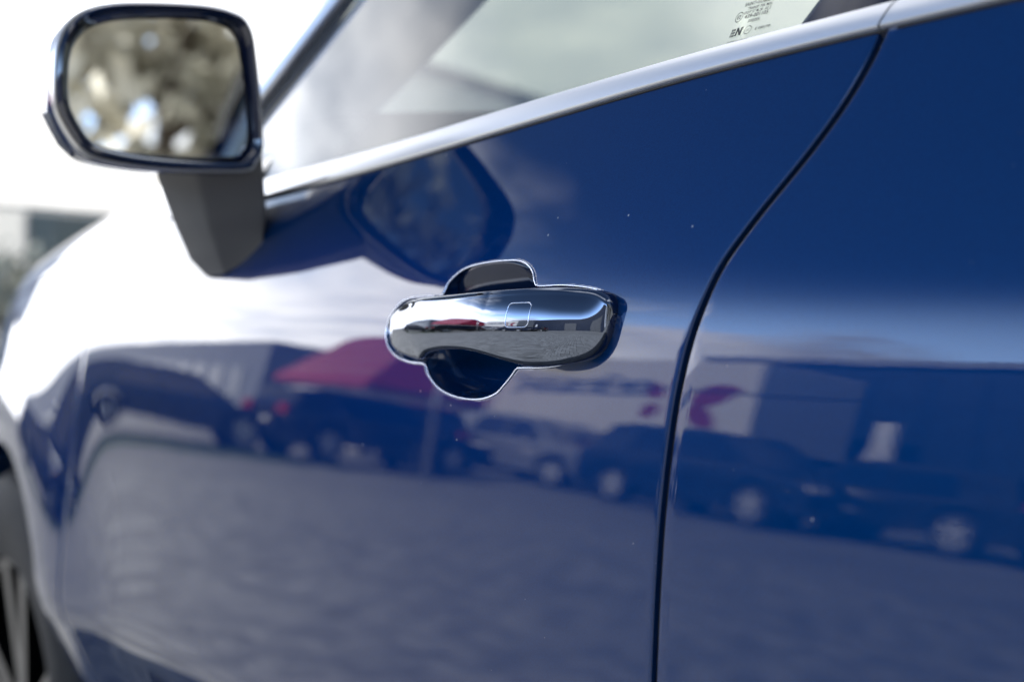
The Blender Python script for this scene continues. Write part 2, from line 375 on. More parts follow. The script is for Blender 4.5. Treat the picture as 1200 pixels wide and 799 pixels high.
def sheet(name, X, Z, Y, m, parent, smooth=True, flip=False):
    nu, nv = X.shape
    v = np.stack([X.ravel(), Y.ravel(), Z.ravel()], 1)
    f = grid(nu, nv)
    if flip: f = [q[::-1] for q in f]
    return wmesh(name, v, f, m, parent, smooth)

# ---- front door
xs = spread([(-.865, -.76, 12), (-.76, -.165, 60), (-.165, .110, 330), (.110, .155, 14)])      # at handle height
s_ = (xs-xs[0])/(xs[-1]-xs[0])
zrow = spread([(ZB, .56, 16), (.56, .66, 24), (.66, .87, 40), (.87, .98, 150), (.98, 1.04, 24)])
t_ = (zrow-zrow[0])/(zrow[-1]-zrow[0])
X = np.zeros((len(s_), len(t_))); Z = np.zeros_like(X)
for j, t in enumerate(t_):
    zc = zrow[j]
    z = np.full(len(s_), zc)
    # rows are level through the handle zone and bend to follow the beltline above it
    for it in range(4):
        xr = gap_r(z)-GAPW/2-.0018; xf = gap_f(z)+GAPW/2+.0018
        x0, x1 = -.865, .155
        base = xs.copy()
        x = np.where(base < -.165, -.165+(base+.165)/(x0+.165)*(xf+.165), base)
        x = np.where(base > .112, .112+(base-.112)/(x1-.112)*(xr-.112), x)
        x = np.where((base > .02), np.where(zc > .955, .02+(base-.02)/(x1-.02)*(xr-.02), x), x)
        up_ = np.clip((zc-.972)/.068, 0, 1)
        z = zc+up_*(belt(x)+.004-1.04)+(0 if zc > .98 else 0)
    X[:, j] = x; Z[:, j] = z
Y = S(X, Z)+pocket(X, Z)
X, Z, Y = rolled(X, Z, Y)
door = sheet('front_door', X, Z, Y, M_paint, car)

# ---- rear door
def side_panel(name, xa, xb, nx, zlo, zhi, nz, left=True, right=True):
    X = np.zeros((nx, nz)); Z = np.zeros_like(X); ts = np.linspace(0, 1, nz)
    for i in range(nx):
        s = i/(nx-1)
        z = np.full(nz, .8)
        for it in range(5):
            a = xa(z); b = xb(z); x = a+(b-a)*s
            lo = zlo(x); hi = zhi(x); z = lo+(hi-lo)*ts
        X[i] = x; Z[i] = z
    Y = S(X, Z)
    X, Z, Y = rolled(X, Z, Y, left=left, right=right)
    return sheet(name, X, Z, Y, M_paint, car)
top = lambda x: belt(x)+.004
def arch_low(c, lowz):
    def f(x):
        d = np.asarray(x)-c[0]
        z = c[1]+np.sqrt(np.maximum(ARC_R**2-d*d, 0))
        return np.where(np.abs(d) < ARC_R, np.maximum(z, lowz), lowz)
    return f
side_panel('rear_door', lambda z: gap_r(z)+GAPW/2+.0018, lambda z: 1.04+0*z, 120, lambda x: ZB+0*x, top, 190)
side_panel('rear_quarter_panel', lambda z: 1.05+0*z, lambda z: 2.3+0*z, 110, arch_low(REAR_C, .40), top, 110)
# ---- front wing: columns packed near the ends of the wheel arch
def wing():
    xs = list(np.linspace(-.8605, -.924, 12, endpoint=False))
    xs += [ARC_C[0]+ARC_R*math.cos(a) for a in np.linspace(0.0, math.pi, 80)]
    xs += list(np.linspace(ARC_C[0]-ARC_R-.005, -2.2, 20))
    xs = np.array(xs)[::-1]; nz = 150
    lo = arch_low(ARC_C, .40)(xs)
    X = np.zeros((len(xs), nz)); Z = np.zeros_like(X)
    for i, x in enumerate(xs):
        t = np.linspace(0, 1, nz)**1.15
        Z[i] = lo[i]+(top(x)-lo[i])*t; X[i] = x
    # the gap to the door leans with the door edge
    for i, x in enumerate(xs):
        if x > -1.05: X[i] = -1.05+(x+1.05)/(-.8605+1.05)*(gap_f(Z[i])-.0035+1.05)
    Y = S(X, Z)
    # rolled lip along the arch
    lip = []
    lx, lz, ly = X[:, 0].copy(), Z[:, 0].copy(), Y[:, 0].copy()
    for k in range(5):
        a = k/4*math.pi/2; r_ = .006
        dx = ARC_C[0]-lx; dz = ARC_C[1]-lz; L = np.hypot(dx, dz)
        lip.append((lx+dx/L*r_*math.sin(a), lz+dz/L*r_*math.sin(a), ly+r_*(1-math.cos(a))))
    lip.append((lip[-1][0], lip[-1][1], ly+.05))
    for c in lip[1:]:
        X = np.hstack([c[0][:, None], X]); Z = np.hstack([c[1][:, None], Z]); Y = np.hstack([c[2][:, None], Y])
    X, Z, Y = rolled(X, Z, Y, rad=.002, left=False, right=True)
    return sheet('front_wing', X, Z, Y, M_paint, car)
wing()
# ---- sill under the doors
X, Z = np.meshgrid(np.linspace(-.92, 1.06, 80), np.linspace(.20, .335, 12), indexing='ij')
sheet('sill', X, Z, S(X, Z)+.006, M_bplast, car)
# ---- bonnet and cowl, rolling over from the wing top
def bonnet():
    xs = np.linspace(-.50, -2.15, 90); nv = 60
    V = []
    for x in xs:
        z0 = float(top(x))+.0035; y0 = float(S(x, z0)); y, z = y0, z0; row = []
        n = 26; L = .145
        tau0 = math.radians(float(np.interp(z0-.02*x, ZS, TAU)))
        for k in range(n):
            row.append((x, y, z)); a = tau0+(R(86)-tau0)*(k+.5)/n
            y += math.sin(a)*L/n; z += math.cos(a)*L/n
        ymid = .95
        for k in range(nv-n):
            s = k/(nv-n-1); yy_ = y+(ymid-y)*s
            row.append((x, yy_, z+.045*math.sin(s*math.pi/2)))
        V.append(row)
    full = []
    for row in V:
        full.append(row+[(p[0], 1.9-p[1], p[2]) for p in row[::-1]])
    # nose
    last = full[-1]
    for k in range(1, 9):
        a = k/8*math.pi/2
        full.append([(p[0]-.12*math.sin(a), p[1], p[2]-.25*(1-math.cos(a))) for p in last])
    full.append([(p[0]-.13, p[1], .25) for p in last])
    v = [p for row in full for p in row]
    return wmesh('bonnet', v, [q[::-1] for q in grid(len(full), len(full[0]))], M_paint, car)
bonnet()

# ---- black backing behind the gaps
for fn in (gap_r, gap_f):
    v = []
    for z in np.linspace(.34, 1.072, 90):
        x = float(fn(z)); y = float(S(x, z)); v += [(x-.006, y+.004, z), (x+.006, y+.004, z)]
    wmesh('door_seal', v, grid(90, 2), M_black, car)

# ---- handle pocket rim: pale metal tube, the skin fold's highlight put into its colour
rim = MB(); pr = catmull(POCK, 10)
rim.tube([(p[0], float(S(p[0], p[1]))+.0002, p[1]) for p in pr], .0008, 10, closed=True)
rim.out('recess_rim_highlight', M_rimline, car, smooth=True)
door_recess = MB()

# glossy cover filling the upper part of the pocket
up8 = catmull([p for p in CUP[:8]], 8, False); lowz = .9440
oc = np.array(list(up8)+[(.0200, lowz), (-.0900, lowz)]); cc_ = oc.mean(0); v = []; NR = 12
for k in range(NR):
    q = cc_+(oc-cc_)*(.97*(1-k/NR)); ed = max(0, 1-k/2.0)
    for p in q: v.append((p[0], float(S(p[0], p[1]))+.0105-.50*(p[1]-.945)+.0012*ed, p[1]))
f = [(i*len(oc)+j, i*len(oc)+(j+1) % len(oc), (i+1)*len(oc)+(j+1) % len(oc), (i+1)*len(oc)+j) for i in range(NR-1) for j in range(len(oc))]+[tuple(range((NR-1)*len(oc), NR*len(oc)))]
wmesh('lock_cover', v, f, mat('smoked_gloss', (.006, .016, .045), .06, spec=.3), car)

# ---- beltline trims
def strip_trim(name, xa, xb, m=M_chrome, slant=0, cap=True):
    n = 120; rows = []
    for i in range(n):
        s = i/(n-1); x = xa+(xb-xa)*s
        w = float(trim_w(x)); zl = float(belt(x))
        if cap and s < .03: f_ = .35+.65*math.sin(min(1, s/.03)*math.pi/2)
        else: f_ = 1
        row = []
        zc = zl+w/2; h = w/2*f_
        th = math.radians(36)
        nn = Vector((0, -math.cos(th), math.sin(th))); tt = Vector((0, math.sin(th), math.cos(th)))
        y = float(S(x, zc)); c = Vector((x, y, zc))
        prof = [(-1.0, -.006), (-1.0, -.0005), (-.97, .0008), (-.90, .0018), (-.6, .0026), (-.2, .0034), (.2, .0040), (.6, .0042), (.88, .0038), (.97, .0028), (1.0, .001), (1.0, -.006)]
        for a, b in prof:
            p = c+tt*(a*h/math.cos(th)*.97)+nn*(b*(.5+.5*f_))
            p.x += slant*(a*h); row.append(tuple(p))
        rows.append(row)
    v = [p for r_ in rows for p in r_]; f = [q for q in grid(n, 12)]
    f += [tuple(range(12)), tuple(range((n-1)*12, n*12))[::-1]]
    o = wmesh(name, v, f, m, car); return autosmooth(o, 40)
strip_trim("beltline_trim", -.543, .2500, slant=.6)
strip_trim("beltline_trim", .2516, 1.04, slant=.6, cap=False)
# thin black gasket under the trims
for xa, xb in ((-.55, .2505), (.2575, 1.04)):
    g = MB(); n = 80; v = []
    for i in range(n):
        x = xa+(xb-xa)*i/(n-1); z = float(belt(x)); y = float(S(x, z))
        v += [(x, y-.0003, z-.0019), (x, y-.0014, z-.0014), (x, y-.0014, z-.0002), (x, y+.004, z+.001)]
    g.add(v, grid(n, 4)); g.out('beltline_gasket', M_black, car, smooth=True)

# ---- side glass, pillars, roof
def yg(x, z): return .064+x*x/24*1.25+.53*(z-1.09)
TR0, TR1 = Vector((-.644, 0, 1.10)), Vector((-.180, 0, 1.545))      # A pillar line (x, z)
def trl(t, dx=0): 
    x = TR0.x+(TR1.x-TR0.x)*t+dx; z = TR0.z+(TR1.z-TR0.z)*t; return x, z
def glass_panel(name, xf, xr, z0, z1, n=30, off=0.0):
    v = []
    for i in range(n):
        for j in range(n):
            t = j/(n-1); z = 1.1
            for it in range(4):
                x = xf(z)+(xr(z)-xf(z))*i/(n-1); zb = float(belt(x))+.004; z = zb+(z1-zb)*t
            v.append((x, yg(x, z)+off, z))
    return wmesh(name, v, grid(n, n), M_glass, car)
line_x = lambda z, dx=0: TR0.x+(TR1.x-TR0.x)*(z-TR0.z)/(TR1.z-TR0.z)+dx
rear_line = lambda z: .1782+(z-1.0844)*.53
win = glass_panel('door_glass', lambda z: line_x(z, .0), lambda z: rear_line(z)+.004, 1.035, 1.54)
glass_panel('door_glass', lambda z: rear_line(z)+.102, lambda z: 1.00-(z-1.1)*.4, 1.07, 1.54)
# pillar covers beside the front glass
def quad_strip(name, fa, fb, z0, z1, m, off, n=16, th=.008):
    v = []
    for j in range(n):
        z = z0+(z1-z0)*j/(n-1); a, b = fa(z), fb(z)
        for x, o in ((a, off+th), (a, off+.001), (a+(b-a)*.06, off), (b-(b-a)*.06, off), (b, off+.001), (b, off+th)): v.append((x, yg(x, z)+o, z))
    return wmesh(name, v, grid(n, 6), m, car)
quad_strip('pillar_cover', lambda z: rear_line(z), lambda z: rear_line(z)+.068, 1.066, 1.54, M_navy, -.0035)
quad_strip('pillar_cover', lambda z: rear_line(z)+.071, lambda z: rear_line(z)+.12, 1.074, 1.54, M_navy, -.0035)
# A-pillar chrome trim and black seal inside it
b = MB(); n = 40; v = []
for j in range(n):
    x, z = trl(-.08+1.08*j/(n-1)); y = yg(x, z)
    d = Vector((TR1.x-TR0.x, 0, TR1.z-TR0.z)).normalized(); pn = Vector((-d.z, 0, d.x))
    for a, o in ((-.0, -.001), (.001, -.008), (.004, -.0115), (.013, -.0115), (.018, -.007), (.019, .006)):
        p = Vector((x, y+o, z))+pn*a; v.append(tuple(p))
b.add(v, grid(n, 6)); b.out('window_frame_trim', M_chrome, car, smooth=True)
b = MB(); v = []
for j in range(n):
    t = -.10+1.10*j/(n-1); x, z = trl(t); y = yg(x, z); w = .012+.03*max(0, 1-t*3.0)
    for a, o in ((-.001, -.002), (w*.4, -.0045), (w, -.0005)): v.append((x+a*1.2, y+o, z))
b.add(v, grid(n, 3)); b.out('window_seal', M_black, car, smooth=True)
# black door-mirror triangle at the front lower corner of the window
b = MB(); v = []
for j in range(8):
    t = j/7; z = 1.040+(1.16-1.040)*t; x0, x1 = line_x(z, -.01), line_x(z, .0)+.045*(1-t)
    v += [(x0, yg(x0, z)-.002, z), (x1, yg(x1, z)-.002, z)]
b.add(v, grid(8, 2)); b.out('mirror_triangle', M_bplast, car, smooth=True)

# roof, pillars, windscreen as full-width lofts (far side mirrored about y = .95)
def roof():
    pts = [(-.21, 1.545), (-.10, 1.60), (.1, 1.64), (.6, 1.655), (1.2, 1.64), (1.7, 1.58), (2.0, 1.50)]
    P = catmull(pts, 5, False); v = []
    for x, z in P:
        ye = .315+.02*max(0, x-1)
        v += [(x, ye-.012, z-.055), (x, ye, z-.015), (x, ye+.06, z), (x, .6, z+.018), (x, .95, z+.024), (x, 1.3, z+.018), (x, 1.84-ye, z), (x, 1.9-ye, z-.015), (x, 1.912-ye, z-.055)]
    wmesh('roof', v, [q for q in grid(len(P), 9)], M_paint, car)
    v2 = [(p[0], p[1]+(.03 if p[1] < .95 else -.03 if p[1] > .95 else 0), p[2]-.035) for p in v]
    wmesh('headliner', v2, [q[::-1] for q in grid(len(P), 9)], M_trim, car)
roof()
def screen(name, lo, hi, bulge, m):
    n = 14; v = []
    for i in range(n):
        s = i/(n-1); q = 1-(2*s-1)**2
        for j in range(n):
            t = j/(n-1)
            x = lo[0]+(hi[0]-lo[0])*t+bulge*q*(1-.35*t); z = lo[2]+(hi[2]-lo[2])*t+.02*math.sin(t*math.pi)
            ya = lo[1]+(hi[1]-lo[1])*t; v.append((x, ya+(1.9-2*ya)*s, z))
    wmesh(name, v, grid(n, n), m, car)
screen('windscreen', (-.80, .175, 1.05), (-.215, .36, 1.56), -.13, M_wind)
screen('rear_window', (2.35, .25, 1.15), (1.95, .38, 1.50), .06, M_wind)
# A pillars: (outer, rear inner, forward inner) sections
for side in (1, -1):
    secs = [((-.70, .085, 1.05), (-.64, .155, 1.05), (-.78, .20, 1.06)), ((-.622, .105, 1.12), (-.552, .186, 1.12), (-.68, .23, 1.13)), ((-.548, .138, 1.19), (-.455, .220, 1.19), (-.60, .27, 1.20)), ((-.485, .170, 1.25), (-.370, .25, 1.25), (-.54, .30, 1.26)), ((-.33, .245, 1.40), (-.20, .32, 1.40), (-.38, .36, 1.41)), ((-.178, .325, 1.55), (-.05, .40, 1.55), (-.22, .44, 1.57))]
    cs = [catmull(list(s_c), 6, True) for s_c in secs]; v = []
    for k in range(len(cs)-1):
        for j in range(6 if k < len(cs)-2 else 7):
            for p in cs[k]+(cs[k+1]-cs[k])*j/6: v.append(tuple(p) if side == 1 else (p[0], 1.9-p[1], p[2]))
    f = grid(len(v)//18, 18)+[(i*18+17, (i+1)*18+17, (i+1)*18, i*18) for i in range(len(v)//18-1)]
    wmesh('windscreen_pillar', v, f, M_trim, car)
for side in (1, -1):
    for xa, xb in ((.17, .24), (1.05, 1.2)):
        v = []; b = MB()
        for z in np.linspace(1.03, 1.56, 8):
            o = xa+.02+(z-1.09)*.53*.9 if xa < 1 else xa-(z-1.09)*.2; w = xb-xa; y = .100+.53*(z-1.09)
            for x, y2 in ((o, y), (o+w, y), (o+w, y+.06), (o, y+.06)): v.append((x, y2 if side == 1 else 1.9-y2, z))
        b.add(v, grid(8, 4)+[(i*4+3, (i+1)*4+3, (i+1)*4, i*4) for i in range(7)]); b.out('door_pillar', M_trim, car, smooth=False)
# far side of the body and its window
def farside():
    xs = np.linspace(-2.2, 2.3, 90); zs = np.linspace(.36, 1.09, 20); v = []
    for x in xs:
        for z in zs: zq = min(z, float(belt(x))+.005); v.append((x, 1.9-float(S(x, zq)), zq))
    wmesh('far_side_panel', v, grid(90, 20), M_paint, car)
    v = []
    for z in np.linspace(1.08, 1.55, 8):
        for x in np.linspace(-.1, 1.9, 10): xx2 = max(line_x(z, .03), -.8+(x+.1)*1.3) if x < .5 else x; v.append((xx2, 1.9-yg(xx2, z) if xx2 < 1 else 1.9-yg(1.0, z), z))
    wmesh('far_window', v, grid(8, 10), M_wind, car)
farside()
for y in (.34, 1.54):
    b = MB(); b.box(1.05, y, 1.05, 2.1, y+.02, 1.5); b.out('rear_side_panel', M_paint, car)
b = MB(); b.box(2.3, .2, .3, 2.42, 1.7, 1.15, .05); b.out('tailgate', M_paint, car)
# cabin: dashboard, seats, floor
b = MB(); b.box(-.98, .20, .55, -.45, 1.70, 1.035, .05); b.box(-.62, .30, .9, -.42, .75, 1.06, .03); b.out('dashboard', M_dash, car)
for bx_ in ((-.9, .14, .28, 2.2, 1.76, .33), (-.45, .090, .34, 1.0, .13, 1.035, .01), (-.45, 1.75, .34, 1.0, 1.785, 1.05, .01)):
    b = MB(); b.box(*bx_); b.out('cabin_lining', M_dash, car)
for y in (.40, 1.0):
    for x in (.05, .95):
        b = MB(); b.box(x-.45, y, .45, x+.1, y+.5, .62, .05); Mx = Matrix.Translation((x, 0, 0)) @ Matrix.Rotation(R(20), 4, 'Y') @ Matrix.Translation((-x, 0, 0))
        b.box(x+.18, y+.02, .40, x+.30, y+.48, 1.05, .05, M=Mx); b.box(x+.19, y+.13, 1.10, x+.28, y+.37, 1.30, .04, M=Mx)
        b.out('seat', M_seat, car, smooth=True)
sw = MB(); cpts = [(-.30-.05*math.sin(a), .52+.18*math.cos(a), .80+.16*math.sin(a)) for a in np.linspace(0, 2*math.pi, 32, endpoint=False)]
sw.tube(cpts, .014, 8, closed=True); sw.box(-.33, .45, .76, -.29, .59, .85, .015); sw.box(-.315, .34, .79, -.30, .70, .815, .004)
sw.out('steering_wheel', M_dash, car, smooth=True)

# ---- wheels
def wheel(c, parent, rad=.355, w=.235, flip=1, spokes=5, cheap=False):
    o = MB(); s = flip
    prof = [(rad*.66, 0), (rad*.70, -.004), (rad*.80, -.012), (rad*.90, -.010), (rad*.965, .004), (rad*.99, .022), (rad, .045), (rad, w-.045), (rad*.99, w-.02), (rad*.93, w), (rad*.66, w-.01), (rad*.64, w-.04), (rad*.64, .02), (rad*.66, 0)]
    o.lathe([(r_, h*s) for r_, h in prof], c, n=24 if cheap else 64)
    if not cheap:      # tread blocks
        for row, h in enumerate((.055, .095, .14, .18)):
            for k in range(60):
                a = (k+(row % 2)*.5)/60*2*math.pi; da = .040
                v = []
                for rr in (rad-.004, rad+.007):
                    for aa in (a-da, a+da):
                        for hh in (h-.016, h+.016): v.append((c[0]+rr*math.cos(aa), c[1]+hh*s, c[2]+rr*math.sin(aa)))
                o.add(v, [(4, 5, 7, 6), (0, 1, 5, 4), (2, 6, 7, 3), (0, 4, 6, 2), (1, 3, 7, 5)])
    r_ = MB()
    r_.lathe([(rad*.68, -.002*s), (rad*.69, .008*s), (rad*.62, .012*s), (rad*.60, .06*s), (rad*.60, .16*s)], c, n=24 if cheap else 48)
    r_.lathe([(0.001, .018*s), (rad*.14, .018*s), (rad*.17, .03*s), (rad*.17, .06*s)], c, n=16)
    for k in range(spokes):
        for dd in (-.09, .09):
            a = k/spokes*2*math.pi+.3+dd; a2 = k/spokes*2*math.pi+.3+dd*2.2
            ca, sa, cb, sb = math.cos(a), math.sin(a), math.cos(a2), math.sin(a2); w_ = rad*.045; v = []
            for rr, cc, ss, h in ((rad*.12, ca, sa, .022), (rad*.62, cb, sb, .010)):
                for q in (-w_, w_):
                    for hh in (h, h+.03): v.append((c[0]+rr*cc-q*ss, c[1]+hh*s, c[2]+rr*ss+q*cc))
            r_.add(v, [(0, 2, 6, 4), (0, 4, 5, 1), (2, 3, 7, 6), (1, 5, 7, 3)])
    bk = MB(); bk.lathe([(.001, .09*s), (rad*.58, .09*s)], c, n=24)
    t = o.out('tyre', M_tyre, parent, smooth=False); autosmooth(t, 30)
    rr_ = r_.out('rim', M_rim if cheap else M_drim, t, smooth=False); autosmooth(rr_, 40)
    if True: bk.out('brake', M_black, t)
    return t
def wheel_part(car_e, c, **k):
    """wheel > tyre, rim, brake"""
    W = bpy.data.objects.new('wheel', None); COL.objects.link(W); W.parent = car_e
    off = Vector(car_e.location); W.location = Vector(c)-off
    t = wheel(c, None, **k)
    kids = [t]+list(t.children)
    for o in kids:
        o.parent = None
        for v in o.data.vertices: v.co -= Vector(c)
        o.parent = W
    return W
_old_out = MB.out
def wheel_obj(parent_empty, c, **k):
    W = bpy.data.objects.new('wheel', None); COL.objects.link(W); W.parent = parent_empty; W.location = c
    W.empty_display_size = .05
    wheel((0, 0, 0), None, **k)
    return W
def build_wheel(parent, c, rad, w, flip, cheap):
    """c relative to parent"""
    W = bpy.data.objects.new('wheel', None); COL.objects.link(W); W.parent = parent; W.location = c
    t = wheel((0, 0, 0), None, rad=rad, w=w, flip=flip, cheap=cheap)
    rest = [o for o in COL.objects if o.parent is t]
    for o in rest: o.parent = W
    t.parent = W
    return W
for cx_, cz_ in (ARC_C, REAR_C):
    build_wheel(car, (cx_-CARLOC[0], .035-CARLOC[1], .357), .355, .235, 1, False)
    build_wheel(car, (cx_-CARLOC[0], 1.865-CARLOC[1], .357), .355, .235, -1, True)
for c in (ARC_C, REAR_C):          # arch liners
    v = []; b = MB()
    for a in np.linspace(-.15, math.pi+.15, 30):
        for y in (.04, .45): v.append((c[0]+(ARC_R+.005)*math.cos(a), y, c[1]+(ARC_R+.005)*math.sin(a)))
    b.add(v, grid(30, 2))
    v = [(c[0]+(ARC_R+.005)*math.cos(a), .45, c[1]+(ARC_R+.005)*math.sin(a)) for a in np.linspace(-.15, math.pi+.15, 20)]; b.add(v, [tuple(range(20))]); b.out('arch_liner', M_black, car, smooth=True)
b = MB(); b.box(-1.9, .25, .22, 2.1, 1.65, .30); b.out('underbody', M_black, car)

# ---- door mirror
MO = [(-.1273, 1.1199), (-.1256, 1.1559), (-.1168, 1.1798), (-.0985, 1.1963), (-.0651, 1.2060), (-.003, 1.2120), (.0334, 1.2100), (.0524, 1.1990), (.0600, 1.1627), (.0655, 1.0929), (.0590, 1.0729), (.0451, 1.0640), (-.0237, 1.0615), (-.0773, 1.0653), (-.1031, 1.074), (-.1217, 1.0988)]
MO = [(-.478+.9*(y+.478), .94+.9*(z-.94)) for y, z in MO]
mo = catmull(MO, 6); mc = np.array([-.0748, 1.1173])
def ring(x, s, dy=0, dz=0, sx=None):
    q = mc+(mo-mc)*s
    return [(x, p[0]+dy, p[1]+dz) for p in q]
MX = -.383
housing = empty('side_mirror', (0, 0, 0)); housing.parent = car; housing.location = Vector((MX, -.075, 1.117))-Vector(CARLOC)
def hm(name, rings, m, close=True, flip=False, ang=50):
    n = len(rings[0]); v = [(p[0]-MX, p[1]+.075, p[2]-1.117) for r_ in rings for p in r_]
    f = []
    for i in range(len(rings)-1):
        for k in range(n): f.append((i*n+k, i*n+(k+1) % n, (i+1)*n+(k+1) % n, (i+1)*n+k))
    if close: f.append(tuple(range((len(rings)-1)*n, len(rings)*n)))
    if flip: f = [q[::-1] for q in f]
    o = mesh(name, v, f, m, housing); return autosmooth(o, ang)
hm('mirror_shell', [ring(MX-.004, .975), ring(MX-.012, 1.0), ring(MX-.03, 1.0), ring(MX-.06, .97, .004), ring(MX-.09, .90, .012), ring(MX-.115, .77, .022), ring(MX-.132, .58, .032), ring(MX-.142, .34, .038), ring(MX-.146, .08, .04)], M_paint)
hm('mirror_frame', [ring(MX-.006, .978), ring(MX+.001, .968), ring(MX+.003, .945), ring(MX+.001, .91), ring(MX-.003, .88), ring(MX-.009, .85), ring(MX-.022, .825)], M_gloss, close=False)
hm('mirror_frame_edge', [ring(MX-.0095, 1.004), ring(MX-.007, 1.003), ring(MX-.0035, .992), ring(MX-.0035, .978)], M_satin, close=False)
hm('mirror_backing', [ring(MX-.023, .84), ring(MX-.024, .5)], M_bplast)
# glass, slightly turned in its frame
gy, gp = R(6.6), R(2)
def gring(s, dx):
    o = []
    q = mc+(mo-mc)*s
    for p in q:
        dy, dz = p[0]-mc[0], p[1]-mc[1]
        o.append((MX-.013+dx+dy*math.tan(gy)-dz*math.tan(gp), p[0], p[1]))
    return o
hm('mirror_glass', [gring(.835, -.003), gring(.835, 0), gring(.82, .0008)], M_mirror, ang=15)
# indicator lens at the outer lower corner
b = MB(); v = [(MX-.02, -.1640, 1.089), (MX-.02, -.150, 1.094), (MX-.03, -.138, 1.058), (MX-.025, -.150, 1.066), (MX-.05, -.1520, 1.086), (MX-.06, -.135, 1.090), (MX-.06, -.120, 1.062), (MX-.05, -.135, 1.066)]
v = [(p[0]-MX, p[1]+.075-.003, p[2]-1.117) for p in v]
b.add(v, [(0, 1, 2, 3), (4, 7, 6, 5), (0, 4, 5, 1), (3, 2, 6, 7), (0, 3, 7, 4), (1, 5, 6, 2)])
b.out('turn_signal', M_lens, housing, world=False)
# arm
def loftq(name, secs, m, parent, off, n=6):
    cs = [catmull(list(s_c), n, True) for s_c in secs]; N = len(cs[0]); v = []
    for k in range(len(cs)-1):
        for j in range(5 if k < len(cs)-2 else 6):
            for p in cs[k]+(cs[k+1]-cs[k])*j/5: v.append((p[0]-off[0], p[1]-off[1], p[2]-off[2]))
    K = len(v)//N
    f = grid(K, N)+[(i*N+N-1, (i+1)*N+N-1, (i+1)*N, i*N) for i in range(K-1)]+[tuple(range(N)), tuple(range((K-1)*N, K*N))[::-1]]
    return mesh(name, v, f, m, parent)
def seclin(P, n=5):
    """polygon with softly rounded corners"""
    o = []; N = len(P)
    for i in range(N):
        a, b_, c = np.array(P[i-1], float), np.array(P[i], float), np.array(P[(i+1) % N], float)
        for t in np.linspace(0, 1, n):
            p0 = b_+(a-b_)*.10; p1 = b_+(c-b_)*.10
            o.append((1-t)**2*p0+2*t*(1-t)*b_+t*t*p1)
    return o
arm_secs = [
    [(-.400, -.0465, 1.066), (-.392, .014, 1.070), (-.49, .014, 1.070), (-.430, -.074, 1.066)],
    [(-.410, -.038, 1.045), (-.398, .018, 1.050), (-.50, .030, 1.050), (-.450, -.058, 1.043)],
    [(-.440, -.017, 1.012), (-.412, .026, 1.022), (-.53, .050, 1.018), (-.488, -.030, 1.010)],
    [(-.474, .006, .985), (-.428, .030, 1.003), (-.56, .060, .995), (-.526, -.002, .983)],
    [(-.500, .022, .970), (-.436, .034, .990), (-.56, .055, .978), (-.550, .024, .968)]]
def arm():
    cs = [np.array(seclin(s_c)) for s_c in arm_secs]; N = len(cs[0]); v = []; off = (MX, -.075, 1.117)
    for k in range(len(cs)-1):
        for j in range(4 if k < len(cs)-2 else 5):
            for p in cs[k]+(cs[k+1]-cs[k])*j/4: v.append(tuple(p-np.array(off)))
    K = len(v)//N
    f = grid(K, N)+[(i*N+N-1, (i+1)*N+N-1, (i+1)*N, i*N) for i in range(K-1)]+[tuple(range(N)), tuple(range((K-1)*N, K*N))[::-1]]
    return autosmooth(mesh('mirror_arm', v, f, M_arm, housing), 40)
arm()

# ---- door handle
HT = [(-0.1539, 0.9222), (-0.148, 0.9282), (-0.1383, 0.9347), (-0.1244, 0.9405), (-0.1071, 0.9445), (-0.079, 0.9466), (-0.0452, 0.9477), (-0.0057, 0.9494), (0.0353, 0.9507), (0.0643, 0.9512), (0.0825, 0.9505), (0.0934, 0.9493), (0.0986, 0.9472), (0.1013, 0.9441), (0.1026, 0.94), (0.1029, 0.9363)]
HB = [(-0.1539, 0.9222), (-0.148, 0.9176), (-0.1384, 0.9131), (-0.1216, 0.909), (-0.1015, 0.9067), (-0.0861, 0.9061), (-0.0791, 0.9074), (-0.0722, 0.9104), (-0.0586, 0.9124), (-0.0388, 0.9138), (-0.0166, 0.9136), (0.0027, 0.9118), (0.0203, 0.909), (0.0353, 0.9071), (0.0464, 0.9062), (0.0643, 0.907), (0.0797, 0.9091), (0.0908, 0.9122), (0.0972, 0.9167), (0.1004, 0.9228), (0.102, 0.9293), (0.1029, 0.9363)]
def smooth1(xs, P, sig):
    """interpolate a curve and soften its corners away from the ends"""
    c = catmull(P, 12, False); xx_ = np.linspace(P[0][0], P[-1][0], 1200)
    v = np.interp(xx_, c[:, 0], c[:, 1]); k = int(sig/(xx_[1]-xx_[0])); w = np.exp(-.5*(np.arange(-3*k, 3*k+1)/max(k, 1))**2); w /= w.sum()
    sm = np.convolve(np.pad(v, 3*k, mode='edge'), w, 'valid')
    e = np.clip(np.minimum(xx_-P[0][0], P[-1][0]-xx_)/(4*sig), 0, 1); e = e*e*(3-2*e)
    return np.interp(xs, xx_, v*(1-e)+sm*e)
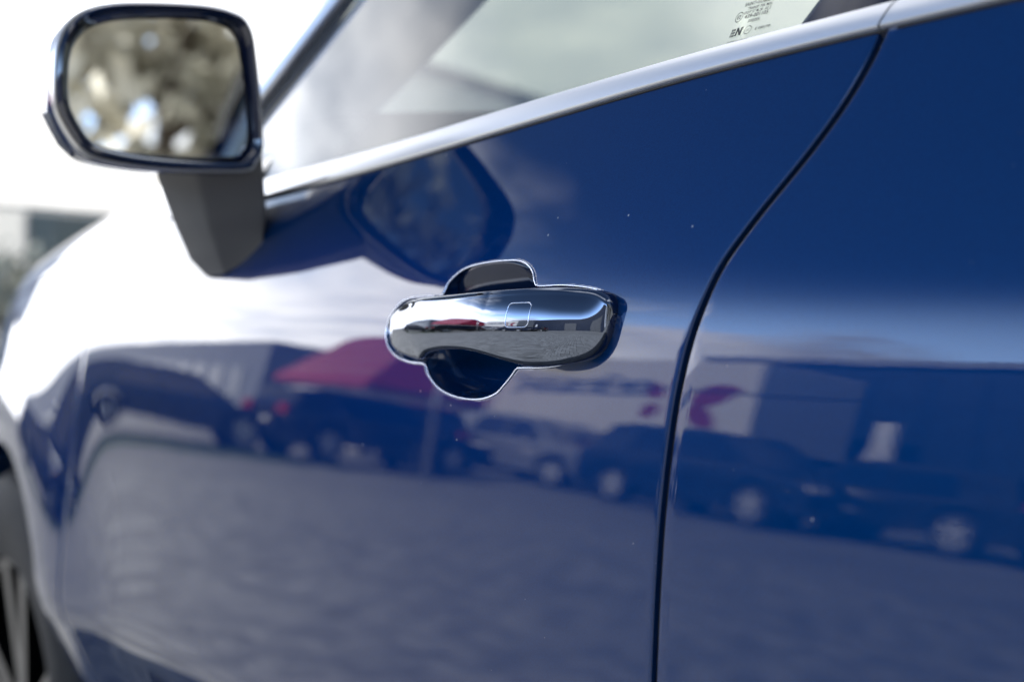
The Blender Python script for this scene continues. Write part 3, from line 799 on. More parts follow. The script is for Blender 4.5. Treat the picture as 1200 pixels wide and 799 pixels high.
def handle():
    u = np.linspace(0, 1, 240); xs = HT[0][0]+(HT[-1][0]-HT[0][0])*(.5-.5*np.cos(u*math.pi)); V = []
    ZT = smooth1(xs, HT, .004); ZBt = smooth1(xs, HB, .003)
    FC = smooth1(xs, [(xs[0], .000), (-.1435, -.004), (-.138, -.0072), (-.128, -.0105), (-.110, -.0150), (-.085, -.0195), (-.05, -.0232), (0, -.0258), (.03, -.0255), (.052, -.0236), (.068, -.0212), (.080, -.0176), (.090, -.0132), (.0965, -.0094), (.1010, -.0062), (xs[-1], -.002)], .0018)
    BK = smooth1(xs, [(xs[0], .004), (-.115, .003), (-.098, .000), (-.085, -.007), (-.06, -.0105), (-.01, -.0115), (.012, -.009), (.028, -.002), (.06, .002), (.085, .002), (xs[-1], .002)], .004)
    nf, nc, nb = 44, 10, 8
    for i, x in enumerate(xs):
        zt, zb, fc, bk = ZT[i], ZBt[i], FC[i], BK[i]; h = max((zt-zb)/2, .0004); zc = (zt+zb)/2
        dep = max(bk-fc, .0006); rc = min(.0040, h*.45, dep*.45); bul = .0046*min(1, h/.018)*min(1, dep/.016)
        zr = float(np.interp(x, [-.155, -.10, .10], [.9225, .9260, .9280])); Hh = .0185
        def fy(w): return fc+bul*((zc+w*(h-rc)-zr)/Hh)**2
        sl_ = lambda w: abs(2*bul*(zc+w*(h-rc)-zr)/Hh**2)
        row = []
        zi = h-rc
        for k in range(nf):
            w = 1-2*k/(nf-1); row.append((x, fy(w), zc+w*zi))          # outer face, top to bottom
        a0 = math.atan(sl_(-1))
        for k in range(1, nc+1):      # lower corner, continuing the slope of the face
            a = a0+(math.pi/2-a0)*k/nc; row.append((x, fy(-1)+rc*(math.cos(a0)-math.cos(a)), zc-zi-rc*(math.sin(a)-math.sin(a0))/(1-math.sin(a0))))
        yb1 = row[-1][1]
        for k in range(1, nb+1): row.append((x, yb1+(bk-yb1)*k/nb, zc-h+.0006*k/nb))
        for k in range(1, nb+1): row.append((x, bk, zc-h+.0006+(2*h-.0012)*k/nb))
        a1 = math.atan(sl_(1)); up_c = []
        for k in range(1, nc+1):
            a = a1+(math.pi/2-a1)*k/nc; up_c.append((x, fy(1)+rc*(math.cos(a1)-math.cos(a)), zc+zi+rc*(math.sin(a)-math.sin(a1))/(1-math.sin(a1))))
        yt1 = up_c[-1][1]
        for k in range(1, nb): row.append((x, bk+(yt1-bk)*k/nb, zc+h-.0006*(1-k/nb)))
        row += up_c[::-1]
        V.append(row)
    N = len(V[0]); v = [p for r_ in V for p in r_]; K = len(V)
    f = [(i*N+k2_, i*N+(k2_+1) % N, (i+1)*N+(k2_+1) % N, (i+1)*N+k2_) for i in range(K-1) for k2_ in range(N)]
    f += [tuple(range(N))[::-1], tuple(range((K-1)*N, K*N))]
    o = wmesh('door_handle', v, f, M_handle, car)
    bm = bmesh.new(); bm.from_mesh(o.data); bmesh.ops.recalc_face_normals(bm, faces=bm.faces[:]); bm.to_mesh(o.data); bm.free()
    arr = np.array(V)
    def facey(x, z):
        i = min(max(int(np.searchsorted(xs, x)), 1), len(xs)-1); t = (x-xs[i-1])/(xs[i]-xs[i-1])
        g_ = lambda r_: float(np.interp(z, r_[:nf, 2][::-1], r_[:nf, 1][::-1]))
        return g_(arr[i-1])*(1-t)+g_(arr[i])*t
    return o, facey
hand, facey = handle()
# touch field: a fine raised square outline on the handle
c0 = np.array([.0420, .9355]); hw, hh_ = .0104, .0070; sq = []
for k in range(48):
    a = k/48*2*math.pi; ca, sa = math.cos(a), math.sin(a); e = .32
    x = c0[0]+hw*math.copysign(abs(ca)**e, ca); z = c0[1]+hh_*math.copysign(abs(sa)**e, sa)+.02*(x-c0[0]); x += .02*(z-c0[1])
    sq.append((x, facey(x, z)+.0001, z))
b = MB(); b.tube(sq, .00046, 6, closed=True); bo = b.out('touch_button', M_rimline, hand, smooth=True)
# ---- glass marking print
def text_mesh(body, size, x, z, parent, sx=1.0, shear=0.0, align='LEFT', name='glass_marking'):
    cu = bpy.data.curves.new('t', 'FONT'); cu.body = body; cu.size = size; cu.align_x = align; cu.shear = shear; cu.resolution_u = 3; cu.space_character = 1.06; cu.offset = size*.018
    to = bpy.data.objects.new('t', cu); COL.objects.link(to); bpy.context.view_layer.update()
    me = bpy.data.meshes.new_from_object(to.evaluated_get(bpy.context.evaluated_depsgraph_get())); bpy.data.objects.remove(to)
    for q in me.vertices:
        X_, Z_ = x+q.co.x*sx, z+q.co.y*.88
        q.co = (X_, yg(X_, Z_)-.0006, Z_)
    return me
marks = []
def nxt(x): return .1287+(x-.0940)*.934
def nzt(z): return 1.0997+(z-1.1091)*.954
def T(body, x0, x1, zb, h, **k):
    """lay a line of print between x0 and x1, letters h tall"""
    me = text_mesh(body, h/.70/.88, 0, 0, None)
    xsv = [q.co.x for q in me.vertices]; s = (x1-x0)/(max(xsv)-min(xsv)); m0 = min(xsv)
    for q in me.vertices:
        X_ = nxt(x0+(q.co.x-m0)*s); Z_ = nzt(zb+q.co.z); q.co = (X_, yg(X_, Z_)-.0006, Z_)
    marks.append(me)
T('SAINT-GOBAIN', .0895, .1125, 1.1171, .0022)
T('TRANSP 70% MIN', .0935, .1135, 1.1143, .0017)
T('DOT 57 M 20  AS 2', .0922, .1140, 1.1118, .0017)
T('439-001105', .0938, .1132, 1.1089, .0023)
T('SWEDEN', .0985, .1080, 1.1058, .0018)
T('E2', .0872, .0902, 1.1095, .0023)
T('E 000199', .1078, .1198, 1.0998, .0016)
T('OCP N\u00b00009', .0872, .1045, 1.0938, .0018)
T('RC55RA', .1108, .1195, 1.0931, .0013)
T('CCC', .1000, .1028, 1.1002, .0012)
b = MB()
def annulus(cx_, cz_, rx, rz, w):
    v = []
    for k in range(32):
        a = k/32*2*math.pi
        for s in (1, 1-w): X_ = nxt(cx_+rx*s*math.cos(a)); Z_ = nzt(cz_+rz*s*math.sin(a)); v.append((X_, yg(X_, Z_)-.0006, Z_))
    b.add(v, grid(32, 2, True))
annulus(.0887, 1.1107, .0030, .0032, .13); annulus(.1014, 1.1009, .0030, .0026, .13)
def poly(P):
    b.add([(nxt(x), yg(nxt(x), nzt(z))-.0006, nzt(z)) for x, z in P], [tuple(range(len(P)))])
nx, nz = .0915, 1.0986     # the bold N block mark
for P in ([(0, 0), (.0013, 0), (.0013, .005), (0, .005)], [(.0034, 0), (.0047, 0), (.0047, .005), (.0034, .005)], [(.0013, .0050), (.0013, .0030), (.0034, 0), (.0034, .0020)], [(-.0006, 0), (0, 0), (0, .0007), (-.0006, .0007)], [(.0047, .0043), (.0053, .0043), (.0053, .005), (.0047, .005)]): poly([(nx+a, nz+c) for a, c in P])
for i_, (zz0) in enumerate((0, .0018, .0036)):
    for jj in range(3): poly([(.0872+jj*.0012, 1.0983+zz0), (.0872+jj*.0012+.0009, 1.0983+zz0), (.0872+jj*.0012+.0009, 1.0983+zz0+.0014), (.0872+jj*.0012, 1.0983+zz0+.0014)])
bm = bmesh.new()
for me in marks: bm.from_mesh(me); bpy.data.meshes.remove(me)
me2 = bpy.data.meshes.new('m2'); me2.from_pydata([tuple(map(float, p)) for p in b.v], [], b.f); bm.from_mesh(me2)
me3 = bpy.data.meshes.new('glass_marking'); bm.to_mesh(me3); bm.free()
for q in me3.vertices: q.co -= Vector(CARLOC)
gm = link('glass_marking', me3, M_print, win, smooth=False)
# ================================================================== the yard
def ground_mat():
    m = bpy.data.materials.new('paver_ground'); m.use_nodes = True; t = m.node_tree; b = t.nodes['Principled BSDF']; b.inputs['Roughness'].default_value = .85
    tc = t.nodes.new('ShaderNodeTexCoord'); br = t.nodes.new('ShaderNodeTexBrick'); t.links.new(tc.outputs['Object'], br.inputs['Vector'])
    br.inputs['Scale'].default_value = 1; br.inputs['Brick Width'].default_value = .2; br.inputs['Row Height'].default_value = .1; br.inputs['Mortar Size'].default_value = .006
    br.inputs['Color1'].default_value = (.225, .228, .223, 1); br.inputs['Color2'].default_value = (.28, .283, .276, 1); br.inputs['Mortar'].default_value = (.10, .095, .088, 1)
    n = t.nodes.new('ShaderNodeTexNoise'); n.inputs['Scale'].default_value = .6; n.inputs['Detail'].default_value = 8; t.links.new(tc.outputs['Object'], n.inputs['Vector'])
    mr = t.nodes.new('ShaderNodeMapRange'); t.links.new(n.outputs[0], mr.inputs[0]); mr.inputs[1].default_value = .3; mr.inputs[2].default_value = .7; mr.inputs[3].default_value = .8; mr.inputs[4].default_value = 1.12
    h = t.nodes.new('ShaderNodeHueSaturation'); t.links.new(br.outputs['Color'], h.inputs['Color']); t.links.new(mr.outputs[0], h.inputs['Value']); t.links.new(h.outputs[0], b.inputs['Base Color'])
    return m
M_ground = ground_mat()
gx0, gx1, gy0, gy1 = -11.0, 2.4, -7.2, 2.6
g = MB()
g.box(-400, -400, -.5, 400, 400, -.078)
g.out('ground', mat('sand_joint', (.11, .10, .09), .95, noise=(8, .3)), smooth=False)['kind'] = 'structure'
# paved sheet with a hole where the single blocks lie
pv = MB()
for x0, y0, x1, y1 in ((-160, -160, gx0, 160), (gx1, -160, 160, 160), (gx0, -160, gx1, gy0), (gx0, gy1, gx1, 160)):
    pv.add([(x0, y0, 0), (x1, y0, 0), (x1, y1, 0), (x0, y1, 0)], [(0, 1, 2, 3)])
tag(pv.out('pavement', M_ground), kind='structure')
def blocks():
    """herringbone of 200 x 100 mm concrete blocks, real edges and joints"""
    L, W_, j = .2, .1, .006
    V = []; F = []; Cc = []
    def blk(x, y, w, h):
        if x < gx0-.05 or x+w > gx1+.05 or y < gy0-.05 or y+h > gy1+.05: 
            x_, y_ = max(x, gx0), max(y, gy0); w = min(x+w, gx1)-x_; h = min(y+h, gy1)-y_; x, y = x_, y_
            if w < .03 or h < .03: return
        dz = random.uniform(-.0015, .0015); c = random.uniform(.72, 1.18); o = len(V); e = .004
        for q, z in ((j/2, -.02), (j/2, -.004), (j/2+e, 0)):
            for a, b_ in ((x+q, y+q), (x+w-q, y+q), (x+w-q, y+h-q), (x+q, y+h-q)): V.append((a, b_, z+dz))
        for k in range(2):
            for i in range(4): F.append((o+k*4+i, o+k*4+(i+1) % 4, o+k*4+4+(i+1) % 4, o+k*4+4+i)); Cc.append(c)
        F.append((o+8, o+9, o+10, o+11)); Cc.append(c)
    u = W_
    nx0, nx1, ny0, ny1 = int(gx0/u)-4, int(gx1/u)+4, int(gy0/u)-4, int(gy1/u)+4
    for iy in range(ny0, ny1):
        for ix in range(nx0, nx1):
            k = (ix-iy) % 4
            if k == 0: blk(ix*u, iy*u, L, W_)
            elif k == 3: blk(ix*u, iy*u, W_, L)
    me = bpy.data.meshes.new('paving_blocks'); me.from_pydata(V, [], F); me.update()
    at = me.attributes.new('tone', 'FLOAT', 'FACE'); at.data.foreach_set('value', Cc)
    m = mat('concrete_block', (.25, .253, .247), .85)
    t = m.node_tree; b = t.nodes['Principled BSDF']
    an = t.nodes.new('ShaderNodeAttribute'); an.attribute_name = 'tone'
    tc = t.nodes.new('ShaderNodeTexCoord'); n = t.nodes.new('ShaderNodeTexNoise'); n.inputs['Scale'].default_value = 3; n.inputs['Detail'].default_value = 9; t.links.new(tc.outputs['Object'], n.inputs['Vector'])
    mm = t.nodes.new('ShaderNodeMath'); mm.operation = 'MULTIPLY_ADD'; t.links.new(n.outputs[0], mm.inputs[0]); mm.inputs[1].default_value = .5; mm.inputs[2].default_value = .75
    m3 = t.nodes.new('ShaderNodeMath'); m3.operation = 'MULTIPLY'; t.links.new(mm.outputs[0], m3.inputs[0]); t.links.new(an.outputs['Fac'], m3.inputs[1])
    h = t.nodes.new('ShaderNodeHueSaturation'); h.inputs['Color'].default_value = (.25, .253, .247, 1); t.links.new(m3.outputs[0], h.inputs['Value']); t.links.new(h.outputs[0], b.inputs['Base Color'])
    o = link('paving_blocks', me, m, smooth=False)
    tag(o, 'grey concrete paving blocks laid in herringbone beside the blue car', 'paving', kind='stuff')
blocks()

# ---- cars in the yard
def yard_car(loc, rz, paint, label, height=1.70, length=4.6, wheels=True, rad=.36, estate=True, rimscale=1.0):
    e = empty('parked_car', (loc[0], loc[1], 0), rz, label=label, cat='parked car', group='cars parked across the yard')
    L = length/2; H = height; bz = H*.60
    wx = L*.60
    prof = [(-L, .45), (-L+.02, .72), (-L+.15, bz-.18)] + [(-L+1.15, bz-.02)]
    body = prof+[(L-.12, bz), (L-.02, .85), (L, .45), (L-.08, .28), (wx+rad+.07, .24)]
    body += [(wx+(rad+.06)*math.cos(a), rad+(rad+.06)*math.sin(a)) for a in np.linspace(0, math.pi, 12)]
    body += [(-wx+rad+.07, .24)]
    body += [(-wx+(rad+.06)*math.cos(a), rad+(rad+.06)*math.sin(a)) for a in np.linspace(0, math.pi, 12)]
    body += [(-L+.06, .28)]
    HW = .93
    def extr(P, y_of, name, m, rows=7):
        # sections across the width, rounded at the sides
        bm = bmesh.new(); ls = []
        for y in (-1, 1):
            ls.append([bm.verts.new((p[0], y*y_of(p[1]), p[1])) for p in P])
        n = len(P)
        for i in range(n): bm.faces.new((ls[0][i], ls[0][(i+1) % n], ls[1][(i+1) % n], ls[1][i]))
        a = bm.faces.new(ls[0][::-1]); c = bm.faces.new(ls[1])
        bmesh.ops.recalc_face_normals(bm, faces=bm.faces[:])
        bmesh.ops.bevel(bm, geom=[q for f in (a, c) for q in f.edges], offset=.045, segments=3, affect='EDGES', profile=.6, clamp_overlap=True)
        bmesh.ops.triangulate(bm, faces=[f for f in bm.faces if len(f.verts) > 4])
        me = bpy.data.meshes.new(name); bm.to_mesh(me); bm.free(); return autosmooth(link(name, me, m, e, False), 30)
    extr(body, lambda z: HW-.02-.10*max(0, z-.75), 'body', paint)
    cab = [(-L+1.05, bz-.04), (-L+1.85, H-.06), (-L+2.3, H), (L-.8, H-.02), (L-.35, H-.10), (L-.10, bz-.04)]
    extr(cab, lambda z: HW-.10-.42*max(0, z-bz), 'cabin', paint)
    # windows as panes set 4 mm proud of the cabin
    def pane(P, yo, name='window'):
        b = MB()
        for s in (-1, 1):
            b = MB(); v = [(x, s*(HW-.10-.42*max(0, z-bz)+yo), z) for x, z in P]; v2 = [(x, s*(HW-.13-.42*max(0, z-bz)), z) for x, z in P]
            n = len(P); b.add(v+v2, [tuple(range(n))]+[(i, (i+1) % n, n+(i+1) % n, n+i) for i in range(n)])
            b.out(name, M_gloss, e, world=False)
    zt = H-.16; zb = bz+.05
    pane([(-L+1.35, zb), (-L+1.90, zt), (-L+2.55, zt), (-L+2.55, zb)], .006)
    pane([(-L+2.62, zb), (-L+2.62, zt), (L-1.15, zt), (L-1.0, zb)], .006)
    for xa, za, xb, zb_ in ((-L+1.12, bz+.02, -L+1.82, H-.10), (L-.12, bz+.06, L-.38, H-.16)):
        s = -1 if xa < 0 else 1; b = MB(); o = .012*s
        b.add([(xa+o, -.72, za), (xa+o, .72, za), (xb+o, .62, zb_), (xb+o, -.62, zb_)], [(0, 1, 2, 3)])
        b.out('windscreen' if s < 0 else 'rear_window', M_gloss, e, world=False)
    for s in (-1, 1):
        b = MB(); b.box(-L-.012, s*.50-.001 if s > 0 else -.86, .66, -L+.14, .86 if s > 0 else -.50, .80, .02); b.out('headlight', M_lens, e, world=False)
        b = MB(); b.box(L-.10, .60*s-.16, .82, L+.006, .60*s+.20*s*.0+.16, 1.02, .02); b.out('tail_light', MATS['tail_red'], e, world=False)
        b = MB(); b.box(-L+1.45, s*.97-.10 if s < 0 else .87, bz+.02, -L+1.55, s*.97+.0 if s < 0 else 1.07, bz+.17, .03); b.out('mirror', paint, e, world=False)
        for x in (-wx, wx):
            build_wheel(e, (x, s*.90, rad), rad, .22, -s, True)
    b = MB(); b.box(-L-.015, -.42, .38, -L+.05, .42, .62, .015); b.out('grille', M_bplast, e, world=False)
    for pb in ((-L-.028, -.26, .44, -L-.016, .26, .55), (L+.004, -.26, .62, L+.012, .26, .73)):
        b = MB(); b.box(*pb); b.out('number_plate', MATS['white_paint'], e, world=False)
    return e
mat('tail_red', (.35, .01, .01), .25, coat=1); mat('white_paint', (.78, .78, .78), .3, coat=1)
P_dark = mat('navy_car_paint', (.012, .020, .045), .3, coat=1); P_black = mat('black_car_paint', (.010, .011, .014), .3, coat=1)
P_grey = mat('grey_car_paint', (.12, .125, .135), .3, coat=1); P_silver = mat('silver_car_paint', (.42, .43, .45), .3, metal=.5, coat=1)
P_white = MATS['white_paint']
M_cladw = mat('white_cladding', (.80, .78, .74), .5, noise=(1.2, .06)); M_cladd = mat('dark_blue_cladding', (.022, .034, .065), .5, noise=(2, .2))
M_burg = mat('burgundy_sheet', (.30, .016, .055), .45, noise=(2, .12)); M_stone = mat('beige_render', (.74, .69, .60), .85, noise=(3, .1))
M_roof = mat('brown_roof', (.17, .125, .10), .8, noise=(5, .2)); M_win = mat('dark_window', (.02, .035, .045), .1, coat=1)
M_grass = mat('grass', (.045, .085, .022), .9, noise=(4, .35))

yard_car((-12.3, -12.0), R(180), P_dark, 'dark navy estate car parked in front of the petals of the white lorry', height=1.78)
yard_car((-9.95, -12.9), R(2), P_black, 'black estate car with bright spoked wheels parked before the dark blue hall', height=1.52)
yard_car((-20.4, -10.6), R(3), P_black, 'black tall car parked beside the burgundy roofed kiosk', height=1.62, length=4.9)
yard_car((-17.6, -12.6), R(176), P_silver, 'silver car parked between the black tall car and the navy estate', height=1.75)
yard_car((-17.0, -4.3), R(97), P_dark, 'low navy car standing across the yard nearest the grass strip', height=1.40, length=4.5)
yard_car((-16.3, -8.0), R(80), P_black, 'low black car standing beside the navy one across the yard', height=1.50, length=4.4)

# ---- white box lorry
lor = empty('box_lorry', (-17.3, -15.6, 0), label='white box lorry with blue lettering and burgundy petals on its side', cat='lorry')
YF = 1.25      # near face offset from the lorry centre line
b = MB(); b.box(-5.0, -YF, 1.55, 2.8, YF, 4.05, .03); b.out('box_body', M_cladw, lor, world=False)
b = MB(); b.box(-4.9, -.5, .85, 2.7, .5, 1.54); b.box(-3.2, -1.15, .45, 2.2, 1.15, 1.05); b.out('chassis', M_black, lor, world=False)
b = MB()
P = [(-7.3, .55), (-7.35, 1.3), (-7.2, 1.75), (-6.85, 2.95), (-6.3, 3.2), (-5.25, 3.3), (-5.25, .55)]
v = [(x, s*1.12, z) for s in (-1, 1) for x, z in P]; n = len(P)
b.add(v, [tuple(range(n))[::-1], tuple(range(n, 2*n))]+[(i, (i+1) % n, n+(i+1) % n, n+i) for i in range(n)]); b.out('cab', P_white, lor, world=False)
for s in (-1, 1):
    b = MB(); y = 1.13*s; b.add([(-6.95, y, 1.95), (-6.7, y, 2.85), (-5.9, y, 2.9), (-5.9, y, 1.95)], [(0, 1, 2, 3)]); b.out('cab_window', M_gloss, lor, world=False)
    for x in (-6.2, 1.2, 2.4): build_wheel(lor, (x, s*1.12, .5), .5, .30, -s, True)
b = MB(); b.box(-5.01, YF-.02, 1.52, 2.81, YF+.012, 1.60); b.out('edge_rail', M_satin, lor, world=False)
# print on the side: petals and lettering, mirror-read by the car door
def petal(cx_, cz_, L_, w, ang):
    P = []
    for t in np.linspace(0, 1, 14): P.append((t*L_, w*math.sin(t*math.pi)**.8*(1-.25*t)))
    for t in np.linspace(1, 0, 14)[1:-1]: P.append((t*L_, -w*math.sin(t*math.pi)**.8*(1-.25*t)))
    ca, sa = math.cos(ang), math.sin(ang)
    return [(cx_+x*ca-z*sa, YF+.004, cz_+x*sa+z*ca) for x, z in P]
b = MB()
for px_, pz_, l_, w_, an in ((1.20, 2.75, 1.35, .36, .38), (1.20, 2.62, 1.00, .34, -.60), (.55, 2.80, .62, .26, 2.2), (.55, 2.62, .62, .24, 3.9)):
    P = petal(px_, pz_, l_, w_, an); b.add(P, [tuple(range(len(P)))])
b.out('petal_logo', M_burg, lor, world=False)
b = MB()
M_let = mat('blue_lettering', (.02, .06, .17), .4)
xl = -4.4; seed = random.Random(3)
for k, ch in enumerate(range(9)):      # slanted blue script, too small and blurred to read in the reflection
    w_ = seed.uniform(.34, .46); h_ = seed.choice((.34, .40, .55)); z0_ = 2.75+.02*k
    st = .08; sh = .10
    for seg in seed.sample([((0, 0), (0, h_)), ((0, h_), (w_, h_)), ((w_, 0), (w_, h_)), ((0, 0), (w_, 0)), ((0, h_*.5), (w_, h_*.5))], 4):
        (x0, z0), (x1, z1) = seg; dx, dz = x1-x0, z1-z0; L_ = math.hypot(dx, dz); ux, uz = dx/L_, dz/L_
        q = [(x0-uz*st/2-ux*st/2, z0+ux*st/2-uz*st/2), (x1-uz*st/2+ux*st/2, z1+ux*st/2+uz*st/2), (x1+uz*st/2+ux*st/2, z1-ux*st/2+uz*st/2), (x0+uz*st/2-ux*st/2, z0-ux*st/2-uz*st/2)]
        b.add([(xl+a+c*sh/.38*.5, YF+.004+.0005*len(b.f), z0_+c) for a, c in q], [(0, 1, 2, 3)])
    xl += w_+.12
b.out('lettering', M_let, lor, world=False)

# ---- dark blue hall behind the lorry
hall = empty('hall', (-3.0, -24.5, 0), label='long dark blue clad hall with a flat roof behind the lorry', cat='hall')
b = MB(); b.box(-17.6, -6, 0, 16, 5.9, 5.0); b.out('wall', M_cladd, hall, world=False)
for k in range(27):
    x = -17.6+k*1.22; b = MB(); b.box(x+.03, 5.9, .35, x+1.19, 5.96, 4.72, .01); b.out('panel', M_cladd, hall, world=False)
b = MB(); b.box(-17.75, -6.1, 5.0, 16.1, 6.05, 5.22, .02); b.out('roof_edge', mat('light_fascia', (.35, .37, .42), .4), hall, world=False)
for x in (-1.5, 6):
    d = MB(); d.box(x, 5.97, .05, x+3.2, 6.03, 3.3, .01); d.out('roller_door', P_grey, hall, world=False)

# ---- small kiosk with burgundy roof, pale walls
kio = empty('kiosk', (-26.0, -14.0, 0), label='pale kiosk building under a sloping burgundy roof', cat='kiosk')
b = MB(); b.box(-3.4, -2.6, 0, 3.6, 2.6, 2.2); b.out('wall', M_cladw, kio, world=False)
b = MB()
b.add([(-4.4, 3.0, 2.25), (4.4, 3.0, 2.25), (3.0, 1.2, 4.6), (-2.6, 1.2, 4.6), (-4.4, -3.0, 2.25), (4.4, -3.0, 2.25), (-4.4, 3.0, 2.05), (4.4, 3.0, 2.05), (-4.4, -3, 2.05), (4.4, -3, 2.05)],
      [(0, 1, 2, 3), (3, 2, 5, 4), (0, 3, 4), (1, 5, 2), (0, 6, 7, 1), (4, 5, 9, 8), (6, 8, 9, 7), (0, 4, 8, 6), (1, 7, 9, 5)])
roof_o = b.out('roof', M_burg, kio, world=False)
for k in range(4):
    b = MB(); s0, s1 = .18+k*.2, .20+k*.2
    b.add([(-4.4+1.7*s, 3.0-1.8*s, 2.25+2.35*s+.03) for s in (s0, s1)]+[(4.4-1.3*s, 3.0-1.8*s, 2.25+2.35*s+.03) for s in (s1, s0)], [(0, 1, 2, 3)])
    b.out('roof_batten', mat('pale_batten', (.5, .38, .42), .5) if k == 0 else MATS['pale_batten'], roof_o, world=False)
for x in (-2.4, .2):
    b = MB(); b.box(x, 2.6, .9, x+1.6, 2.64, 2.1, .01); b.out('window', M_win, kio, world=False)

# ---- long low grey building up the yard, grass strip, hedge
low_b = empty('office_block', (-62, -18, 0), label='long low grey office block far up the yard on the left', cat='office')
b = MB(); b.box(-26, -5, 0, 26, 5, 4.4); b.out('wall', mat('grey_render', (.20, .22, .26), .7, noise=(1, .1)), low_b, world=False)
for k in range(16):
    b = MB(); b.box(-24.5+k*3.1, 5, 1.2, -22.6+k*3.1, 5.05, 2.9, .01); b.out('window', M_win, low_b, world=False)
b = MB(); b.add([(-15.8, -7.0, .012), (-14.6, -7.0, .012), (-14.6, -2.2, .012), (-15.8, -2.2, .012)], [(0, 1, 2, 3)]); tag(b.out('grass_strip', M_grass), kind='structure')

# ---- white thing by the hall: folded sign boards
sg = empty('sign_board', (-10.9, -13.3, 0), R(20), label='white slanting sign board in front of the dark blue hall', cat='sign board')
SB = [(-.10, 1.0), (.32, 1.0), (.36, 2.4), (-.10, 2.4), (-.14, 1.9), (-.62, 1.0), (-.50, 1.0), (-.16, 1.5)]
b = MB(); n = len(SB); b.add([(x, 0, z) for x, z in SB]+[(x, -.05, z) for x, z in SB], [tuple(range(n)), tuple(range(n, 2*n))[::-1]]+[(i, i+n, (i+1) % n+n, (i+1) % n) for i in range(n)])
b.out('board', P_white, sg, world=False)
for x in (-.35, .15):
    b = MB(); b.box(x, -.03, 0, x+.05, -.01, 1.0); b.out('post', M_satin, sg, world=False)
bo = empty('bollard', (-11.3, -12.9, 0), label='short white bollard standing left of the sign board', cat='bollard')
b = MB(); b.lathe([(.001, 0), (.13, 0), (.12, .75), (.10, .85), (.001, .88)], (0, 0, 0)); 
b.v = [(p[0], p[2], p[1]) for p in b.v]; b.out('post', P_white, bo, world=False, smooth=True)

# overhead cable in front of the lorry and the hall
cb = MB(); cb.tube([(-14.5, -8.3, 2.40), (-10, -8.35, 2.20), (-6, -8.4, 2.16), (0, -8.5, 2.35), (6, -8.6, 3.0)], .02, 6)
tag(cb.out('overhead_cable', M_black, smooth=True), 'thin dark cable strung level across the front of the lorry', 'cable')
for i, x in enumerate((-14.5, 6.0)):
    z = 2.7 if i == 0 else 3.2
    p = MB(); p.lathe([(.001, 0), (.06, 0), (.045, z), (.001, z+.02)], (0, 0, 0), n=16); p.v = [(q[0]+x, q[2]-(8.3 if i == 0 else 8.6), q[1]) for q in p.v]
    tag(p.out('cable_post', M_satin, smooth=True), ('slim grey post holding the left end of the cable', 'slim grey post holding the right end of the cable')[i], 'post', group='posts of the overhead cable')

# ---- beyond the car (seen directly over the bonnet and through the glass)
kio.scale = (.74, 1, 1)
wb = empty('showroom', (-42, 22, 0), R(30), label='long white building with dark ground floor glazing beyond the bonnet', cat='showroom')
b = MB(); b.box(-4, -22, 3.0, 4, 30, 5.8, .03); b.out('upper_wall', M_cladw, wb, world=False)
b = MB(); b.box(-3.6, -21, 0, 3.95, 29, 2.99); b.out('lower_wall', mat('grey_plaster', (.42, .42, .40), .8), wb, world=False)
for k in range(14):
    b = MB(); b.box(3.95, -19+k*3.3, 2.0, 4.01, -15.9+k*3.3, 2.9, .01); b.out('window', M_win, wb, world=False)
hs = empty('house', (-26.5, 15.6, 0), R(-28), label='beige gabled house with a brown roof seen through the car windows', cat='house')
b = MB()
b.add([(0, -4.2, 0), (0, 4.6, 0), (0, 4.6, 4.7), (0, -.3, 6.15), (0, -4.2, 4.7), (-9, -4.2, 0), (-9, 4.6, 0), (-9, 4.6, 4.7), (-9, -.3, 6.15), (-9, -4.2, 4.7)], [(0, 1, 2, 3, 4), (9, 8, 7, 6, 5), (0, 5, 6, 1), (1, 6, 7, 2), (4, 9, 5, 0)])
b.out('wall', M_stone, hs, world=False)
b = MB()
for s, ye, ze in ((1, 5.0, 4.60), (-1, -4.7, 4.56)):
    b.add([(.35, -.3, 6.2), (.35, ye, ze), (-9.3, ye, ze), (-9.3, -.3, 6.2), (.35, -.3, 6.36), (.35, ye, ze+.16), (-9.3, ye, ze+.16), (-9.3, -.3, 6.36)], [(0, 1, 2, 3), (7, 6, 5, 4), (0, 4, 5, 1), (1, 5, 6, 2), (2, 6, 7, 3), (3, 7, 4, 0)])
b.out('roof', M_roof, hs, world=False)
for y in (-2.6, 1.4):
    b = MB(); b.box(0, y, 1.0, .04, y+1.2, 2.3, .01); w_o = b.out('window', M_win, hs, world=False)
    b = MB(); b.box(0, y-.1, .9, .03, y+1.3, .995, .005); b.out('sill', P_white, w_o, world=False)
b = MB(); b.box(.3, -2.0, 0, 1.1, -1.25, 5.0, .02); b.out('chimney', M_cladw, hs, world=False)

